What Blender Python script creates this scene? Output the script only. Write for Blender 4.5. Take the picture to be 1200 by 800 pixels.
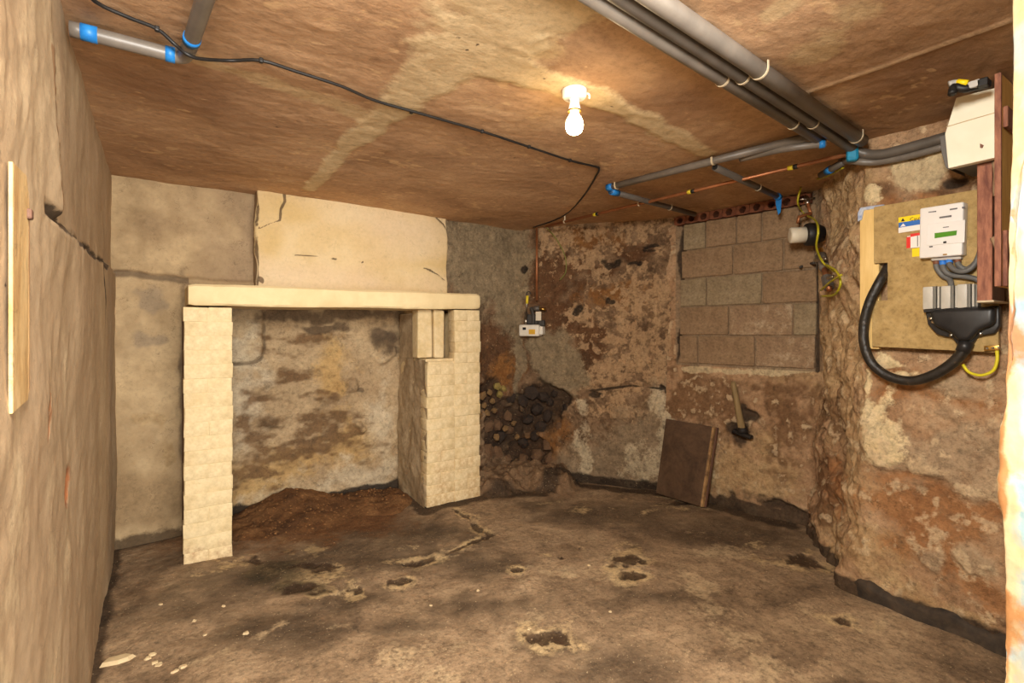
import bpy, bmesh, math, random
import numpy as np
from mathutils import Vector, Matrix

scene = bpy.context.scene
for o in list(bpy.data.objects):
    bpy.data.objects.remove(o)
COL = scene.collection

# ------------------------------------------------------------------ camera
EYE = 1.31                      # lens height above the cellar floor, metres
YAW = math.radians(34.67)       # the camera looks to the right of the left wall's direction
cam = bpy.data.cameras.new('camera')
cam.sensor_width = 36.0
cam.lens = 18.0
cam.shift_y = -12.0 / 1200.0
cam.clip_start = 0.02
cam_o = bpy.data.objects.new('camera', cam)
COL.objects.link(cam_o)
cam_o.location = (0, 0, EYE)
cam_o.rotation_euler = (math.pi / 2, 0, -YAW)
scene.camera = cam_o

# ------------------------------------------------------------------ light
world = bpy.data.worlds.new('world')
scene.world = world
world.use_nodes = True
bgn = world.node_tree.nodes['Background']
bgn.inputs[0].default_value = (1.0, 0.97, 0.93, 1)
bgn.inputs[1].default_value = 0.8

def area(name, loc, target, sx, sy, power, colour):
    l = bpy.data.lights.new(name, 'AREA')
    l.shape = 'RECTANGLE'; l.size = sx; l.size_y = sy
    l.energy = power; l.color = colour
    o = bpy.data.objects.new(name, l); COL.objects.link(o)
    o.location = loc
    o.rotation_euler = (Vector(target) - Vector(loc)).to_track_quat('-Z', 'Y').to_euler()
    return o
# light of the open doorway and the room behind the photographer
area('doorway_light', (0.80, -2.20, 1.35), (0.9, 2.6, 1.20), 1.6, 1.9, 135, (1.0, 0.965, 0.90))
# added area fill under the ceiling, standing in for flash bounced above the photographer
area('bounced_flash_fill', (-0.01, 0.16, 2.08), (2.0, 1.9, 0.55), 0.36, 0.5, 78, (1.0, 0.96, 0.88))

scene.view_settings.view_transform = 'Standard'
scene.view_settings.look = 'None'
scene.view_settings.gamma = 1.0
scene.view_settings.use_curve_mapping = False
scene.view_settings.exposure = 0.45
H = 2.235
scene.cycles.max_bounces = 6
scene.cycles.diffuse_bounces = 4
scene.cycles.glossy_bounces = 2

# ------------------------------------------------------------------ helpers
def lin(c):
    out = []
    for v in c:
        v = v / 255.0
        out.append(v / 12.92 if v <= 0.04045 else ((v + 0.055) / 1.055) ** 2.4)
    return (out[0], out[1], out[2], 1.0)

def vnoise(x, y, seed):
    xi = np.floor(x).astype(np.int64); yi = np.floor(y).astype(np.int64)
    xf = x - xi; yf = y - yi
    xf = xf * xf * xf * (xf * (xf * 6 - 15) + 10); yf = yf * yf * yf * (yf * (yf * 6 - 15) + 10)
    def h(a, b):
        n = (a * 374761393 + b * 668265263 + seed * 1442695041) & 0xffffffff
        n = ((n ^ (n >> 13)) * 1274126177) & 0xffffffff
        n = ((n ^ (n >> 16)) * 2246822519) & 0xffffffff
        return ((n ^ (n >> 15)) & 0xffff) / 32767.5 - 1.0
    a = h(xi, yi); b = h(xi + 1, yi); c = h(xi, yi + 1); d = h(xi + 1, yi + 1)
    return (a + (b - a) * xf) * (1 - yf) + (c + (d - c) * xf) * yf

def fbm(x, y, scale, octv=5, seed=0, rough=0.55, sx=1.0, sy=1.0):
    t = 0; a = 1.0; n = 0; f = scale
    for k in range(octv):
        t = t + a * vnoise(x * f * sx + 17.3 * k, y * f * sy - 9.1 * k, seed * 31 + k)
        n += a; a *= rough; f *= 2.03
    return t / n * 1.6

def ell(u, v, items, ang=0.0, warp=True):
    """signed field, 1 at a patch centre, 0 on its rim; items (u, v, ru, rv)"""
    f = np.full_like(u, -1.5)
    ca, sa = math.cos(ang), math.sin(ang)
    if warp and u.size > 1:          # ragged, wandering outlines
        w1 = 0.045 * fbm(u, v, 5, 4, 901); w2 = 0.045 * fbm(u, v, 5, 4, 902)
        u, v = u + w1, v + w2
    for (a, b, ra, rb) in items:
        du, dv = u - a, v - b
        p = du * ca + dv * sa; q = -du * sa + dv * ca
        f = np.maximum(f, 1 - np.sqrt((p / ra) ** 2 + (q / rb) ** 2))
    return np.maximum(f, -1.5)

def strip(u, v, pts):
    """signed field round a polyline; pts ((u, v), radius)"""
    f = np.full_like(u, -1.5)
    for (A, ra), (B, rb) in zip(pts[:-1], pts[1:]):
        dx, dy = B[0] - A[0], B[1] - A[1]
        L2 = dx * dx + dy * dy + 1e-9
        t = np.clip(((u - A[0]) * dx + (v - A[1]) * dy) / L2, 0, 1)
        dd = np.hypot(u - A[0] - t * dx, v - A[1] - t * dy)
        f = np.maximum(f, 1 - dd / (ra + (rb - ra) * t))
    return np.maximum(f, -1.5)

def sst(x, a, b):
    t = np.clip((x - a) / (b - a), 0, 1)
    return t * t * (3 - 2 * t)

def mesh_obj(name, me, material, parent=None):
    o = bpy.data.objects.new(name, me)
    COL.objects.link(o)
    if material and not me.materials:
        me.materials.append(material)
    if parent:
        o.parent = parent
    return o

def grid_mesh(name, pos, nu, nv, attrs, flip=False):
    """pos (nu*nv, 3), row-major with v fastest"""
    idx = np.arange(nu * nv).reshape(nu, nv)
    q = np.stack([idx[:-1, :-1], idx[1:, :-1], idx[1:, 1:], idx[:-1, 1:]], -1).reshape(-1, 4)
    if flip:
        q = q[:, ::-1]
    me = bpy.data.meshes.new(name)
    me.vertices.add(nu * nv); me.vertices.foreach_set('co', np.asarray(pos, np.float32).ravel())
    n = len(q)
    me.loops.add(n * 4); me.loops.foreach_set('vertex_index', q.ravel().astype(np.int32))
    me.polygons.add(n)
    me.polygons.foreach_set('loop_start', np.arange(0, n * 4, 4, dtype=np.int32))
    me.polygons.foreach_set('use_smooth', np.ones(n, bool))
    for k, a in attrs.items():
        at = me.attributes.new(k, 'FLOAT', 'POINT')
        at.data.foreach_set('value', np.asarray(np.broadcast_to(a, (nu * nv,)), np.float32).ravel())
    me.update(); me.validate()
    return me

class Path:
    """ground line of a wall: u metres along it -> point and normal into the room"""
    def __init__(self, pts, smooth=0.03):
        pts = [np.array(p, float) for p in pts]
        ss = [0.0]; 
        for a, b in zip(pts[:-1], pts[1:]): ss.append(ss[-1] + np.linalg.norm(b - a))
        self.length = ss[-1]
        s = np.arange(-0.3, self.length + 0.3, 0.004)
        P = np.zeros((len(s), 2))
        for i, t in enumerate(s):
            k = min(max(np.searchsorted(ss, t) - 1, 0), len(pts) - 2)
            P[i] = pts[k] + (pts[k + 1] - pts[k]) * (t - ss[k]) / (ss[k + 1] - ss[k])
        w = max(int(smooth / 0.004), 1)
        ker = np.hanning(2 * w + 3)[1:-1]; ker /= ker.sum()
        pad = len(ker) // 2
        Q = np.stack([np.convolve(np.pad(P[:, j], pad, mode='reflect', reflect_type='odd'), ker, 'valid') for j in (0, 1)], 1)
        T = np.gradient(Q, axis=0); T /= np.linalg.norm(T, axis=1)[:, None]
        self.s, self.Q = s, Q
        N = np.stack([T[:, 1], -T[:, 0]], 1)        # right-hand side of the direction of travel
        self.N, self.T = N, T
    def at(self, u):
        x = np.interp(u, self.s, self.Q[:, 0]); y = np.interp(u, self.s, self.Q[:, 1])
        nx = np.interp(u, self.s, self.N[:, 0]); ny = np.interp(u, self.s, self.N[:, 1])
        return x, y, nx, ny
    def point(self, u, off, z):
        x, y, nx, ny = self.at(u)
        return Vector((x + nx * off, y + ny * off, z))

def wall(name, path, u0, u1, v0, v1, step, fn, material, parent=None, kind='structure'):
    nu = int((u1 - u0) / step) + 1; nv = int((v1 - v0) / step) + 1
    us = np.linspace(u0, u1, nu); vs = np.linspace(v0, v1, nv)
    U, V = np.meshgrid(us, vs, indexing='ij'); U = U.ravel(); V = V.ravel()
    disp, attrs = fn(U, V)
    x, y, nx, ny = path.at(U)
    pos = np.stack([x + nx * disp, y + ny * disp, V], 1)
    me = grid_mesh(name, pos, nu, nv, attrs, flip=False)
    o = mesh_obj(name, me, material, parent)
    if kind: o['kind'] = kind
    return o

def slab(name, x0, x1, y0, y1, step, z, sign, fn, material):
    nu = int((x1 - x0) / step) + 1; nv = int((y1 - y0) / step) + 1
    X, Y = np.meshgrid(np.linspace(x0, x1, nu), np.linspace(y0, y1, nv), indexing='ij')
    X = X.ravel(); Y = Y.ravel()
    h, attrs = fn(X, Y)
    me = grid_mesh(name, np.stack([X, Y, z + sign * h], 1), nu, nv, attrs, flip=(sign < 0))
    return mesh_obj(name, me, material)

# ------------------------------------------------------------------ materials
class N:
    def __init__(self, name):
        self.m = bpy.data.materials.new(name); self.m.use_nodes = True
        self.t = self.m.node_tree; self.bsdf = self.t.nodes['Principled BSDF']
        self.co = None
    def new(self, typ, **kw):
        n = self.t.nodes.new(typ)
        for k, v in kw.items(): setattr(n, k, v)
        return n
    def link(self, a, b): self.t.links.new(a, b)
    def coord(self):
        if not self.co: self.co = self.new('ShaderNodeTexCoord').outputs['Object']
        return self.co
    def noise(self, scale, detail=6, rough=0.6, dist=0.0, stretch=None, off=0.0):
        src = self.coord()
        if stretch or off:
            mp = self.new('ShaderNodeMapping'); self.link(src, mp.inputs[0])
            if stretch: mp.inputs['Scale'].default_value = stretch
            mp.inputs['Location'].default_value = (off, off * 1.7, -off)
            src = mp.outputs[0]
        n = self.new('ShaderNodeTexNoise'); self.link(src, n.inputs['Vector'])
        n.inputs['Scale'].default_value = scale; n.inputs['Detail'].default_value = detail
        n.inputs['Roughness'].default_value = rough; n.inputs['Distortion'].default_value = dist
        return n.outputs['Fac']
    def ramp(self, fac, stops):
        r = self.new('ShaderNodeValToRGB'); self.link(fac, r.inputs[0])
        e = r.color_ramp.elements
        while len(e) < len(stops): e.new(0.5)
        for k, (p, c) in enumerate(stops):
            e[k].position = p; e[k].color = c if len(c) == 4 else lin(c)
        return r.outputs[0]
    def math(self, op, a, b=0.0, clamp=False):
        n = self.new('ShaderNodeMath', operation=op); n.use_clamp = clamp
        for i, v in enumerate((a, b)):
            if isinstance(v, (int, float)): n.inputs[i].default_value = v
            else: self.link(v, n.inputs[i])
        return n.outputs[0]
    def mix(self, fac, a, b, typ='MIX'):
        n = self.new('ShaderNodeMix', data_type='RGBA', blend_type=typ)
        for s, v in ((n.inputs[0], fac), (n.inputs[6], a), (n.inputs[7], b)):
            if isinstance(v, (int, float)): s.default_value = v
            elif isinstance(v, tuple): s.default_value = v
            else: self.link(v, s)
        return n.outputs[2]
    def bump(self, hgt, strength, dist, prev=None):
        b = self.new('ShaderNodeBump'); b.inputs['Strength'].default_value = strength
        b.inputs['Distance'].default_value = dist; self.link(hgt, b.inputs['Height'])
        if prev is not None: self.link(prev, b.inputs['Normal'])
        return b.outputs[0]

def layered(name, base, scale, layers, rough=0.9, stretch=None, speck=0.35, bump=(0.5, 0.012, 26), specks=None, dist=0.4, crust=0.0, veins=0.0):
    """base: colours from dark to light; layers: (field name, colour A, colour B, noise scale, sharpness, fine amplitude, opacity[, roughness])"""
    n = N(name)
    k = len(base)
    big = n.noise(scale, 6, 0.64, dist, stretch)
    lo, hi = 0.30, 0.70
    col = n.ramp(big, [(lo + (hi - lo) * i / (k - 1), c) for i, c in enumerate(base)])
    fine = n.noise(46, 4, 0.74, 0.0, stretch, 3.1)
    mid = n.noise(11, 4, 0.68, 0.0, stretch, 7.7)
    alt = n.math('ADD', n.math('MULTIPLY', mid, 0.6), n.math('MULTIPLY', big, 0.4))
    rgh = rough
    fm = n.math('SUBTRACT', n.math('ADD', n.math('MULTIPLY', fine, 0.5), n.math('MULTIPLY', mid, 0.5)), 0.5)
    for L in layers:
        at = n.new('ShaderNodeAttribute'); at.attribute_name = L[0]
        f = n.math('ADD', at.outputs['Fac'], n.math('MULTIPLY', fm, L[5] * 2.0))
        f = n.math('MULTIPLY', n.math('ADD', n.math('MULTIPLY', f, L[4]), 0.5, clamp=True), L[6])
        lc = n.ramp(alt, [(0.33, L[1]), (0.67, L[2])])
        col = n.mix(f, col, lc)
        if len(L) > 7:
            mr = n.new('ShaderNodeMix', data_type='FLOAT')
            n.link(f, mr.inputs[0])
            if isinstance(rgh, (int, float)): mr.inputs[2].default_value = rgh
            else: n.link(rgh, mr.inputs[2])
            mr.inputs[3].default_value = L[7]; rgh = mr.outputs[0]
    v = n.ramp(fine, [(0.28, (1 - speck * 1.25,) * 3 + (1,)), (0.5, (1, 1, 1, 1)), (0.74, (1 + speck * 0.55,) * 3 + (1,))])
    col = n.mix(1.0, col, v, 'MULTIPLY')
    if crust:                       # crumbly mid-size mottling and pits
        cn = n.noise(17, 5, 0.80, 0.0, None, 21.0)
        col = n.mix(1.0, col, n.ramp(cn, [(0.30, (1 - crust,) * 3 + (1,)), (0.47, (1, 1, 1, 1)), (0.66, (1 + crust * 0.45,) * 3 + (1,))]), 'MULTIPLY')
    if veins:                       # hairline cracks and flake edges
        vn = n.math('ABSOLUTE', n.math('SUBTRACT', n.noise(5.0, 5, 0.7, 0.0, None, 31.0), 0.5))
        vf = n.math('MULTIPLY', n.math('SUBTRACT', 0.012, vn, ), 90.0, clamp=True)
        gate = n.math('MULTIPLY', n.math('SUBTRACT', mid, 0.48), 6.0, clamp=True)
        col = n.mix(n.math('MULTIPLY', n.math('MULTIPLY', vf, gate), veins), col, lin((70, 52, 38)))
    if specks:                      # thin scatter of pale or dark grains
        s = n.noise(specks[0], 1, 0.5, 0, None, 11.0)
        f = n.math('MULTIPLY', n.math('SUBTRACT', s, specks[1]), 14.0, clamp=True)
        col = n.mix(n.math('MULTIPLY', f, specks[3]), col, lin(specks[2]))
    n.link(col, n.bsdf.inputs['Base Color'])
    if isinstance(rgh, (int, float)): n.bsdf.inputs['Roughness'].default_value = rgh
    else: n.link(rgh, n.bsdf.inputs['Roughness'])
    n.bsdf.inputs['Specular IOR Level'].default_value = 0.25
    hn = n.noise(bump[2] * 0.8, 6, 0.70, 0.0, stretch, 5.0)
    n.link(n.bump(hn, bump[0], bump[1]), n.bsdf.inputs['Normal'])
    return n.m

def simple(name, c1, c2=None, scale=20, rough=0.6, metallic=0.0, bump=0.0, stretch=None, spec=0.4, detail=6):
    n = N(name)
    if c2 is None: c2 = c1
    f = n.noise(scale, detail, 0.62, 0.3, stretch)
    n.link(n.ramp(f, [(0.32, c1), (0.68, c2)]), n.bsdf.inputs['Base Color'])
    n.bsdf.inputs['Roughness'].default_value = rough
    n.bsdf.inputs['Metallic'].default_value = metallic
    n.bsdf.inputs['Specular IOR Level'].default_value = spec
    if bump:
        n.link(n.bump(n.noise(scale * 1.7, 8, 0.6, 0, stretch, 2.0), bump, 0.006), n.bsdf.inputs['Normal'])
    return n.m

# ------------------------------------------------------------------ small shape helpers (world metres)
def new_mesh(name, bm, smooth=False):
    me = bpy.data.meshes.new(name); bm.normal_update(); bm.to_mesh(me); bm.free()
    if smooth:
        me.polygons.foreach_set('use_smooth', np.ones(len(me.polygons), bool))
    return me

def tube_bm(pts, r, seg=12, smooth=0, radii=None, cap=True, bm=None):
    P = [Vector(p) for p in pts]
    if smooth:
        Q = []
        for i in range(len(P) - 1):
            a = P[max(i - 1, 0)]; b = P[i]; c = P[i + 1]; d = P[min(i + 2, len(P) - 1)]
            for k in range(smooth):
                t = k / smooth
                Q.append(0.5 * ((2 * b) + (c - a) * t + (2 * a - 5 * b + 4 * c - d) * t * t + (3 * b - a - 3 * c + d) * t ** 3))
        Q.append(P[-1]); P = Q
    bm = bm or bmesh.new()
    T = [(P[min(i + 1, len(P) - 1)] - P[max(i - 1, 0)]).normalized() for i in range(len(P))]
    ref = Vector((0, 0, 1)) if abs(T[0].z) < 0.9 else Vector((1, 0, 0))
    nrm = (ref - T[0] * ref.dot(T[0])).normalized()
    rings = []
    for i, p in enumerate(P):
        nrm = (nrm - T[i] * nrm.dot(T[i])).normalized()
        b = T[i].cross(nrm)
        rr = radii[i] if radii else r
        rings.append([bm.verts.new(p + (nrm * math.cos(2 * math.pi * k / seg) + b * math.sin(2 * math.pi * k / seg)) * rr) for k in range(seg)])
    for A, B in zip(rings[:-1], rings[1:]):
        for k in range(seg):
            bm.faces.new((A[k], A[(k + 1) % seg], B[(k + 1) % seg], B[k]))
    if cap:
        bm.faces.new(rings[0][::-1]); bm.faces.new(rings[-1])
    return bm

def box_bm(c, s, bevel=0.0, seg=2, rot=None, bm=None, jit=0.0, rng=None):
    b2 = bmesh.new()
    bmesh.ops.create_cube(b2, size=1.0)
    for v in b2.verts:
        v.co = Vector((v.co.x * s[0], v.co.y * s[1], v.co.z * s[2]))
        if jit: v.co += Vector([rng.uniform(-jit, jit) for _ in range(3)])
    if bevel:
        bmesh.ops.bevel(b2, geom=list(b2.edges), offset=bevel, segments=seg, affect='EDGES', profile=0.5)
    M = Matrix.Translation(Vector(c)) @ (rot.to_4x4() if rot else Matrix.Identity(4))
    b2.transform(M)
    if bm is None: return b2
    me = bpy.data.meshes.new('tmp'); b2.to_mesh(me); b2.free(); bm.from_mesh(me); bpy.data.meshes.remove(me)
    return bm

def prism_bm(pts, vec, bevel=0.0, seg=2):
    """polygon in space thickened along vec"""
    bm = bmesh.new()
    A = [bm.verts.new(p) for p in pts]; B = [bm.verts.new(Vector(p) + Vector(vec)) for p in pts]
    n = len(A)
    bm.faces.new(A); bm.faces.new(B[::-1])
    for i in range(n):
        bm.faces.new((A[i], B[i], B[(i + 1) % n], A[(i + 1) % n]))
    bmesh.ops.recalc_face_normals(bm, faces=bm.faces)
    if bevel:
        bmesh.ops.bevel(bm, geom=list(bm.edges), offset=bevel, segments=seg, affect='EDGES', profile=0.5)
    return bm

def lathe_bm(prof, seg=24, M=None):
    """prof (radius, height) turned round z"""
    bm = bmesh.new(); rings = []
    for (r, z) in prof:
        rings.append([bm.verts.new((max(r, 1e-4) * math.cos(2 * math.pi * k / seg), max(r, 1e-4) * math.sin(2 * math.pi * k / seg), z)) for k in range(seg)])
    for A, B in zip(rings[:-1], rings[1:]):
        for k in range(seg):
            bm.faces.new((A[k], A[(k + 1) % seg], B[(k + 1) % seg], B[k]))
    bm.faces.new(rings[0][::-1]); bm.faces.new(rings[-1])
    bmesh.ops.recalc_face_normals(bm, faces=bm.faces)
    if M is not None: bm.transform(M)
    return bm

def stone_mesh(name, rng, sub=1, rough=0.28, squash=(1, 1, 1)):
    bm = bmesh.new(); bmesh.ops.create_icosphere(bm, subdivisions=sub, radius=1.0)
    for v in bm.verts:
        k = 1 + rng.uniform(-rough, rough)
        v.co = Vector((v.co.x * k * squash[0], v.co.y * k * squash[1], v.co.z * k * squash[2]))
    return new_mesh(name, bm, False)

def thing(name, label, cat, loc=(0, 0, 0), group=None):
    o = bpy.data.objects.new(name, None); COL.objects.link(o)
    o.empty_display_size = 0.05; o.location = loc
    o['label'] = label; o['category'] = cat
    if group: o['group'] = group
    return o

def part(name, bm, material, parent, smooth=False, label=None):
    """a part given in world metres, re-based on its thing"""
    base = Vector(parent.location); pp = parent.parent
    while pp: base += Vector(pp.location); pp = pp.parent
    bm.transform(Matrix.Translation(-base))
    o = mesh_obj(name, new_mesh(name, bm, smooth), material, parent)
    if label: o['label'] = label
    return o

def single(name, bm, material, label, cat, smooth=False, group=None):
    """a thing that is one mesh, its origin at its base"""
    vs = [v.co for v in bm.verts]
    c = Vector((sum(v.x for v in vs) / len(vs), sum(v.y for v in vs) / len(vs), min(v.z for v in vs)))
    bm.transform(Matrix.Translation(-c))
    o = mesh_obj(name, new_mesh(name, bm, smooth), material)
    o.location = c; o['label'] = label; o['category'] = cat
    if group: o['group'] = group
    return o

def auto_smooth(o, deg=40):
    me = o.data
    me.polygons.foreach_set('use_smooth', np.ones(len(me.polygons), bool))
    try: me.set_sharp_from_angle(angle=math.radians(deg))
    except Exception: pass
    return o

# ================================================================== SETTING
VIEW = -YAW      # stains on floor and ceiling are given along and across the room's diagonal

# ------------------------------------------------------------------ floor
def floor_fn(X, Y):
    h = 0.018 * fbm(X, Y, 0.9, 4, 1) + 0.006 * fbm(X, Y, 5, 4, 2)
    # earth bank in the right-hand corner
    bank = ell(X, Y, [(2.46, 3.72, 0.50, 0.36), (2.75, 3.42, 0.26, 0.30)]) + 0.18 * fbm(X, Y, 6, 4, 3)
    h = h + 0.13 * sst(bank, -0.05, 0.5) * (1 + 0.25 * fbm(X, Y, 14, 3, 4))
    n1 = fbm(X, Y, 3.2, 5, 5); n2 = fbm(X, Y, 7.5, 5, 6)
    dark = ell(X, Y, [(0.436, 3.063, 0.438, 0.222), (0.870, 3.074, 0.353, 0.207), (1.148, 3.361, 0.399, 0.204), (1.432, 3.042, 0.304, 0.188),
                      (1.271, 2.700, 0.294, 0.128), (2.993, 2.014, 0.392, 0.284), (2.617, 2.698, 0.433, 0.201), (1.275, 2.133, 0.289, 0.119),
                      (1.336, 1.680, 0.107, 0.090), (1.462, 1.459, 0.203, 0.101), (0.468, 2.353, 0.220, 0.127), (0.105, 3.040, 0.235, 0.238),
                      (0.811, 2.502, 0.252, 0.113), (0.898, 2.173, 0.153, 0.080), (1.459, 2.441, 0.284, 0.118), (2.055, 1.642, 0.168, 0.097)], VIEW) * 0.9 + 0.6 * n1 + 0.25 * n2 + 0.02
    wets = [(1.197, 2.712, 0.087, 0.064), (2.219, 2.044, 0.098, 0.066), (2.121, 1.910, 0.051, 0.050), (1.953, 2.297, 0.040, 0.034), (1.376, 1.748, 0.074, 0.049),
            (2.535, 1.033, 0.050, 0.032), (3.286, 2.506, 0.170, 0.081), (2.572, 2.906, 0.090, 0.065), (0.989, 2.566, 0.098, 0.055), (0.821, 2.597, 0.061, 0.044),
            (0.589, 2.757, 0.113, 0.073), (0.464, 3.258, 0.137, 0.096), (0.700, 2.966, 0.114, 0.075), (2.095, 2.343, 0.026, 0.037), (1.608, 2.301, 0.037, 0.030), (3.047, 1.472, 0.118, 0.110)]
    run = [((1.778, 3.343), .022), ((1.794, 3.143), .03), ((1.741, 2.915), .03), ((1.767, 2.776), .035), ((1.594, 2.751), .02), ((1.432, 2.714), .01)]
    wet = np.maximum(ell(X, Y, wets, VIEW), strip(X, Y, run)) + 0.75 * n2 + 0.5 * fbm(X, Y, 24, 4, 7) - 0.36
    big = [(a, b, c * 1.9, d * 2.3) for (a, b, c, d) in wets]
    run2 = [(p, r * 2.3) for p, r in run]
    halo = np.maximum(ell(X, Y, big, VIEW) * 0.8, strip(X, Y, run2)) - 1.2 * np.maximum(wet, -0.3) * 0.6 + 0.9 * n2 - 0.70
    scum = np.maximum.reduce([strip(X, Y, [((1.603, 2.684), .05), ((1.190, 2.756), .04), ((0.673, 2.597), .02)]),
                      strip(X, Y, [((2.396, 1.856), .05), ((2.175, 1.419), .07), ((1.940, 1.065), .05)]),
                      strip(X, Y, [((0.054, 2.340), .02), ((0.340, 2.390), .03), ((0.450, 2.443), .02)]),
                      ell(X, Y, [(0.888, 1.887, 0.137, 0.094), (1.433, 1.931, 0.160, 0.071), (1.943, 2.069, 0.234, 0.098), (2.399, 1.018, 0.183, 0.085), (2.746, 1.819, 0.204, 0.099)], VIEW)]) * 0.55 + 0.9 * n2 + 0.5 * fbm(X, Y, 22, 4, 9) - 0.42
    rust = ell(X, Y, [(0.95, 3.72, 0.75, 0.40)]) + 0.35 * n1
    earth = bank + 0.1
    grn = ell(X, Y, [(0.539, 3.041, 0.164, 0.147), (0.571, 2.770, 0.130, 0.073)], VIEW) * 0.8 + 0.5 * n2
    edge = np.maximum.reduce([0.6 - (X + 0.19) / 0.04, 1 - (3.86 - Y) / 0.05]) + 0.4 * n2 - 0.3  # edge shadow painted as a dark band where floor meets walls and piers
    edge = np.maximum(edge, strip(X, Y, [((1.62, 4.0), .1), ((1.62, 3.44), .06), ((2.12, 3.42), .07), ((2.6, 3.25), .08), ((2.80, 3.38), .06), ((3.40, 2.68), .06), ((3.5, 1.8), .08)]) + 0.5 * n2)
    h = h - 0.010 * sst(wet, 0, 0.4)
    return h, {'f0': dark, 'f1': scum, 'f2': halo, 'f3': rust, 'f4': grn, 'f5': earth, 'f6': edge, 'f7': wet}

M_floor = layered('concrete_floor', [(100, 82, 63), (132, 109, 84), (156, 131, 102), (176, 151, 119)], 2.6, [
    ('f0', (66, 54, 43), (104, 85, 64), 6, 1.0, 1.3, 0.85, 0.7),
    ('f1', (166, 141, 108), (196, 173, 136), 14, 1.3, 1.4, 0.7),
    ('f2', (178, 150, 104), (206, 180, 136), 18, 2.0, 1.2, 0.7),
    ('f3', (84, 50, 24), (118, 76, 40), 7, 2.0, 0.7, 0.8),
    ('f4', (50, 45, 32), (76, 62, 42), 9, 2.0, 1.0, 0.8),
    ('f5', (88, 66, 46), (140, 110, 80), 9, 2.5, 0.7, 0.9),
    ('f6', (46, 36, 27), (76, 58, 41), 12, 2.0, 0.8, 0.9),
    ('f7', (54, 40, 30), (74, 56, 42), 10, 3.0, 0.8, 0.9, 0.42)],
    rough=0.82, speck=0.42, bump=(0.8, 0.012, 26), specks=(95, 0.69, (205, 182, 142), 0.6), dist=0.7, crust=0.34, veins=0.5)
floor_o = slab('floor', -0.32, 3.72, -1.6, 4.14, 0.0125, 0.0, 1, floor_fn, M_floor)
floor_o['kind'] = 'structure'

# ------------------------------------------------------------------ ceiling
def ceil_fn(X, Y):
    n1 = fbm(X, Y, 2.6, 5, 21); n2 = fbm(X, Y, 9, 5, 22)
    band = np.maximum.reduce([
        strip(X, Y, [((0.835, 0.999), .22), ((0.855, 1.194), .21), ((0.822, 1.458), .15), ((0.811, 1.782), .09), ((0.807, 2.163), .065), ((0.786, 2.625), .05), ((0.811, 3.504), .04)]),
        strip(X, Y, [((0.765, 1.497), .11), ((1.032, 1.492), .075), ((1.382, 1.472), .06), ((1.800, 1.532), .06), ((2.359, 1.613), .05)])])
    band1 = band * 0.9 + 0.35 * n2 + 0.05
    faint = strip(X, Y, [((0.035, 2.046), .03), ((0.390, 2.115), .045), ((0.767, 2.191), .06)]) * 0.8 + 0.3 * n2
    ring = ell(X, Y, [(1.055, 1.327, 0.073, 0.104)], VIEW, False)
    pale = np.maximum(faint, ell(X, Y, [(1.668, 0.680, 0.065, 0.071), (1.774, 0.843, 0.068, 0.101), (1.468, 0.793, 0.055, 0.065), (1.062, 1.336, 0.068, 0.088)], VIEW) * 0.9 + 0.45 * n2)
    seam = strip(X, Y, [((2.083, 1.013), .012), ((2.080, 0.670), .012), ((2.089, 0.399), .012)])
    dark = np.maximum(ell(X, Y, [(1.416, 0.815, 0.123, 0.063), (1.803, 1.271, 0.311, 0.278), (0.213, 2.371, 0.414, 0.300), (2.387, 0.614, 0.279, 0.382), (0.890, 1.334, 0.075, 0.068)], VIEW) * 0.7, -0.8) + 0.7 * n1 - 0.15
    dots = ell(X, Y, [(a, b, .008, .008) for (a, b) in [(0.776, 1.419), (0.834, 1.462), (0.844, 1.418), (1.116, 1.433), (1.154, 1.466), (1.539, 1.501), (1.582, 2.263), (1.542, 2.621), (0.448, 2.526), (1.237, 3.285), (1.604, 3.450), (0.335, 3.625)]], 0.0, False)
    seed = fbm(X, Y, 3, 3, 27)
    flecks = fbm(X, Y, 34, 3, 28, sx=0.55) * 1.2 + 0.5 * seed - 1.0
    h = 0.012 * fbm(X, Y, 0.8, 3, 23) + 0.004 * n1 + 0.0013 * fbm(X, Y, 30, 3, 24, sx=0.6) * (1 - sst(seed, -.2, .5) * .7)
    h = h + 0.006 * sst(band1, -0.1, 0.3) + 0.004 * sst(ring, -0.05, 0.1) * (1 - sst(ring, 0.1, 0.35)) + 0.006 * sst(seam, 0, .8)
    # the ceiling steps where the boards meet
    return h, {'f0': dark, 'f1': pale, 'f2': band1, 'f3': dots, 'f4': seam, 'f5': flecks}
M_ceil = layered('bare_plaster_ceiling', [(152, 118, 88), (176, 140, 106), (190, 153, 117), (202, 168, 131)], 2.4, [
    ('f0', (136, 102, 76), (158, 120, 88), 5, 1.2, 0.8, 0.75),
    ('f5', (206, 168, 124), (218, 184, 140), 20, 3.0, 0.5, 0.6),
    ('f1', (186, 158, 116), (208, 182, 142), 9, 2.2, 0.6, 0.75),
    ('f2', (190, 164, 124), (220, 198, 158), 7, 2.6, 0.5, 0.9),
    ('f4', (180, 150, 112), (206, 178, 140), 9, 1.2, 0.5, 0.45),
    ('f3', (64, 46, 34), (80, 60, 46), 9, 3.0, 0.8, 0.9)],
    rough=0.85, speck=0.20, bump=(0.55, 0.008, 30), stretch=(0.8, 1.0, 1.0), crust=0.13)
ceil_o = slab('ceiling', -0.42, 3.75, -1.6, 4.14, 0.0125, H, -1, lambda X, Y: ceil_fn(X, Y), M_ceil)
ceil_o['kind'] = 'structure'

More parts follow.
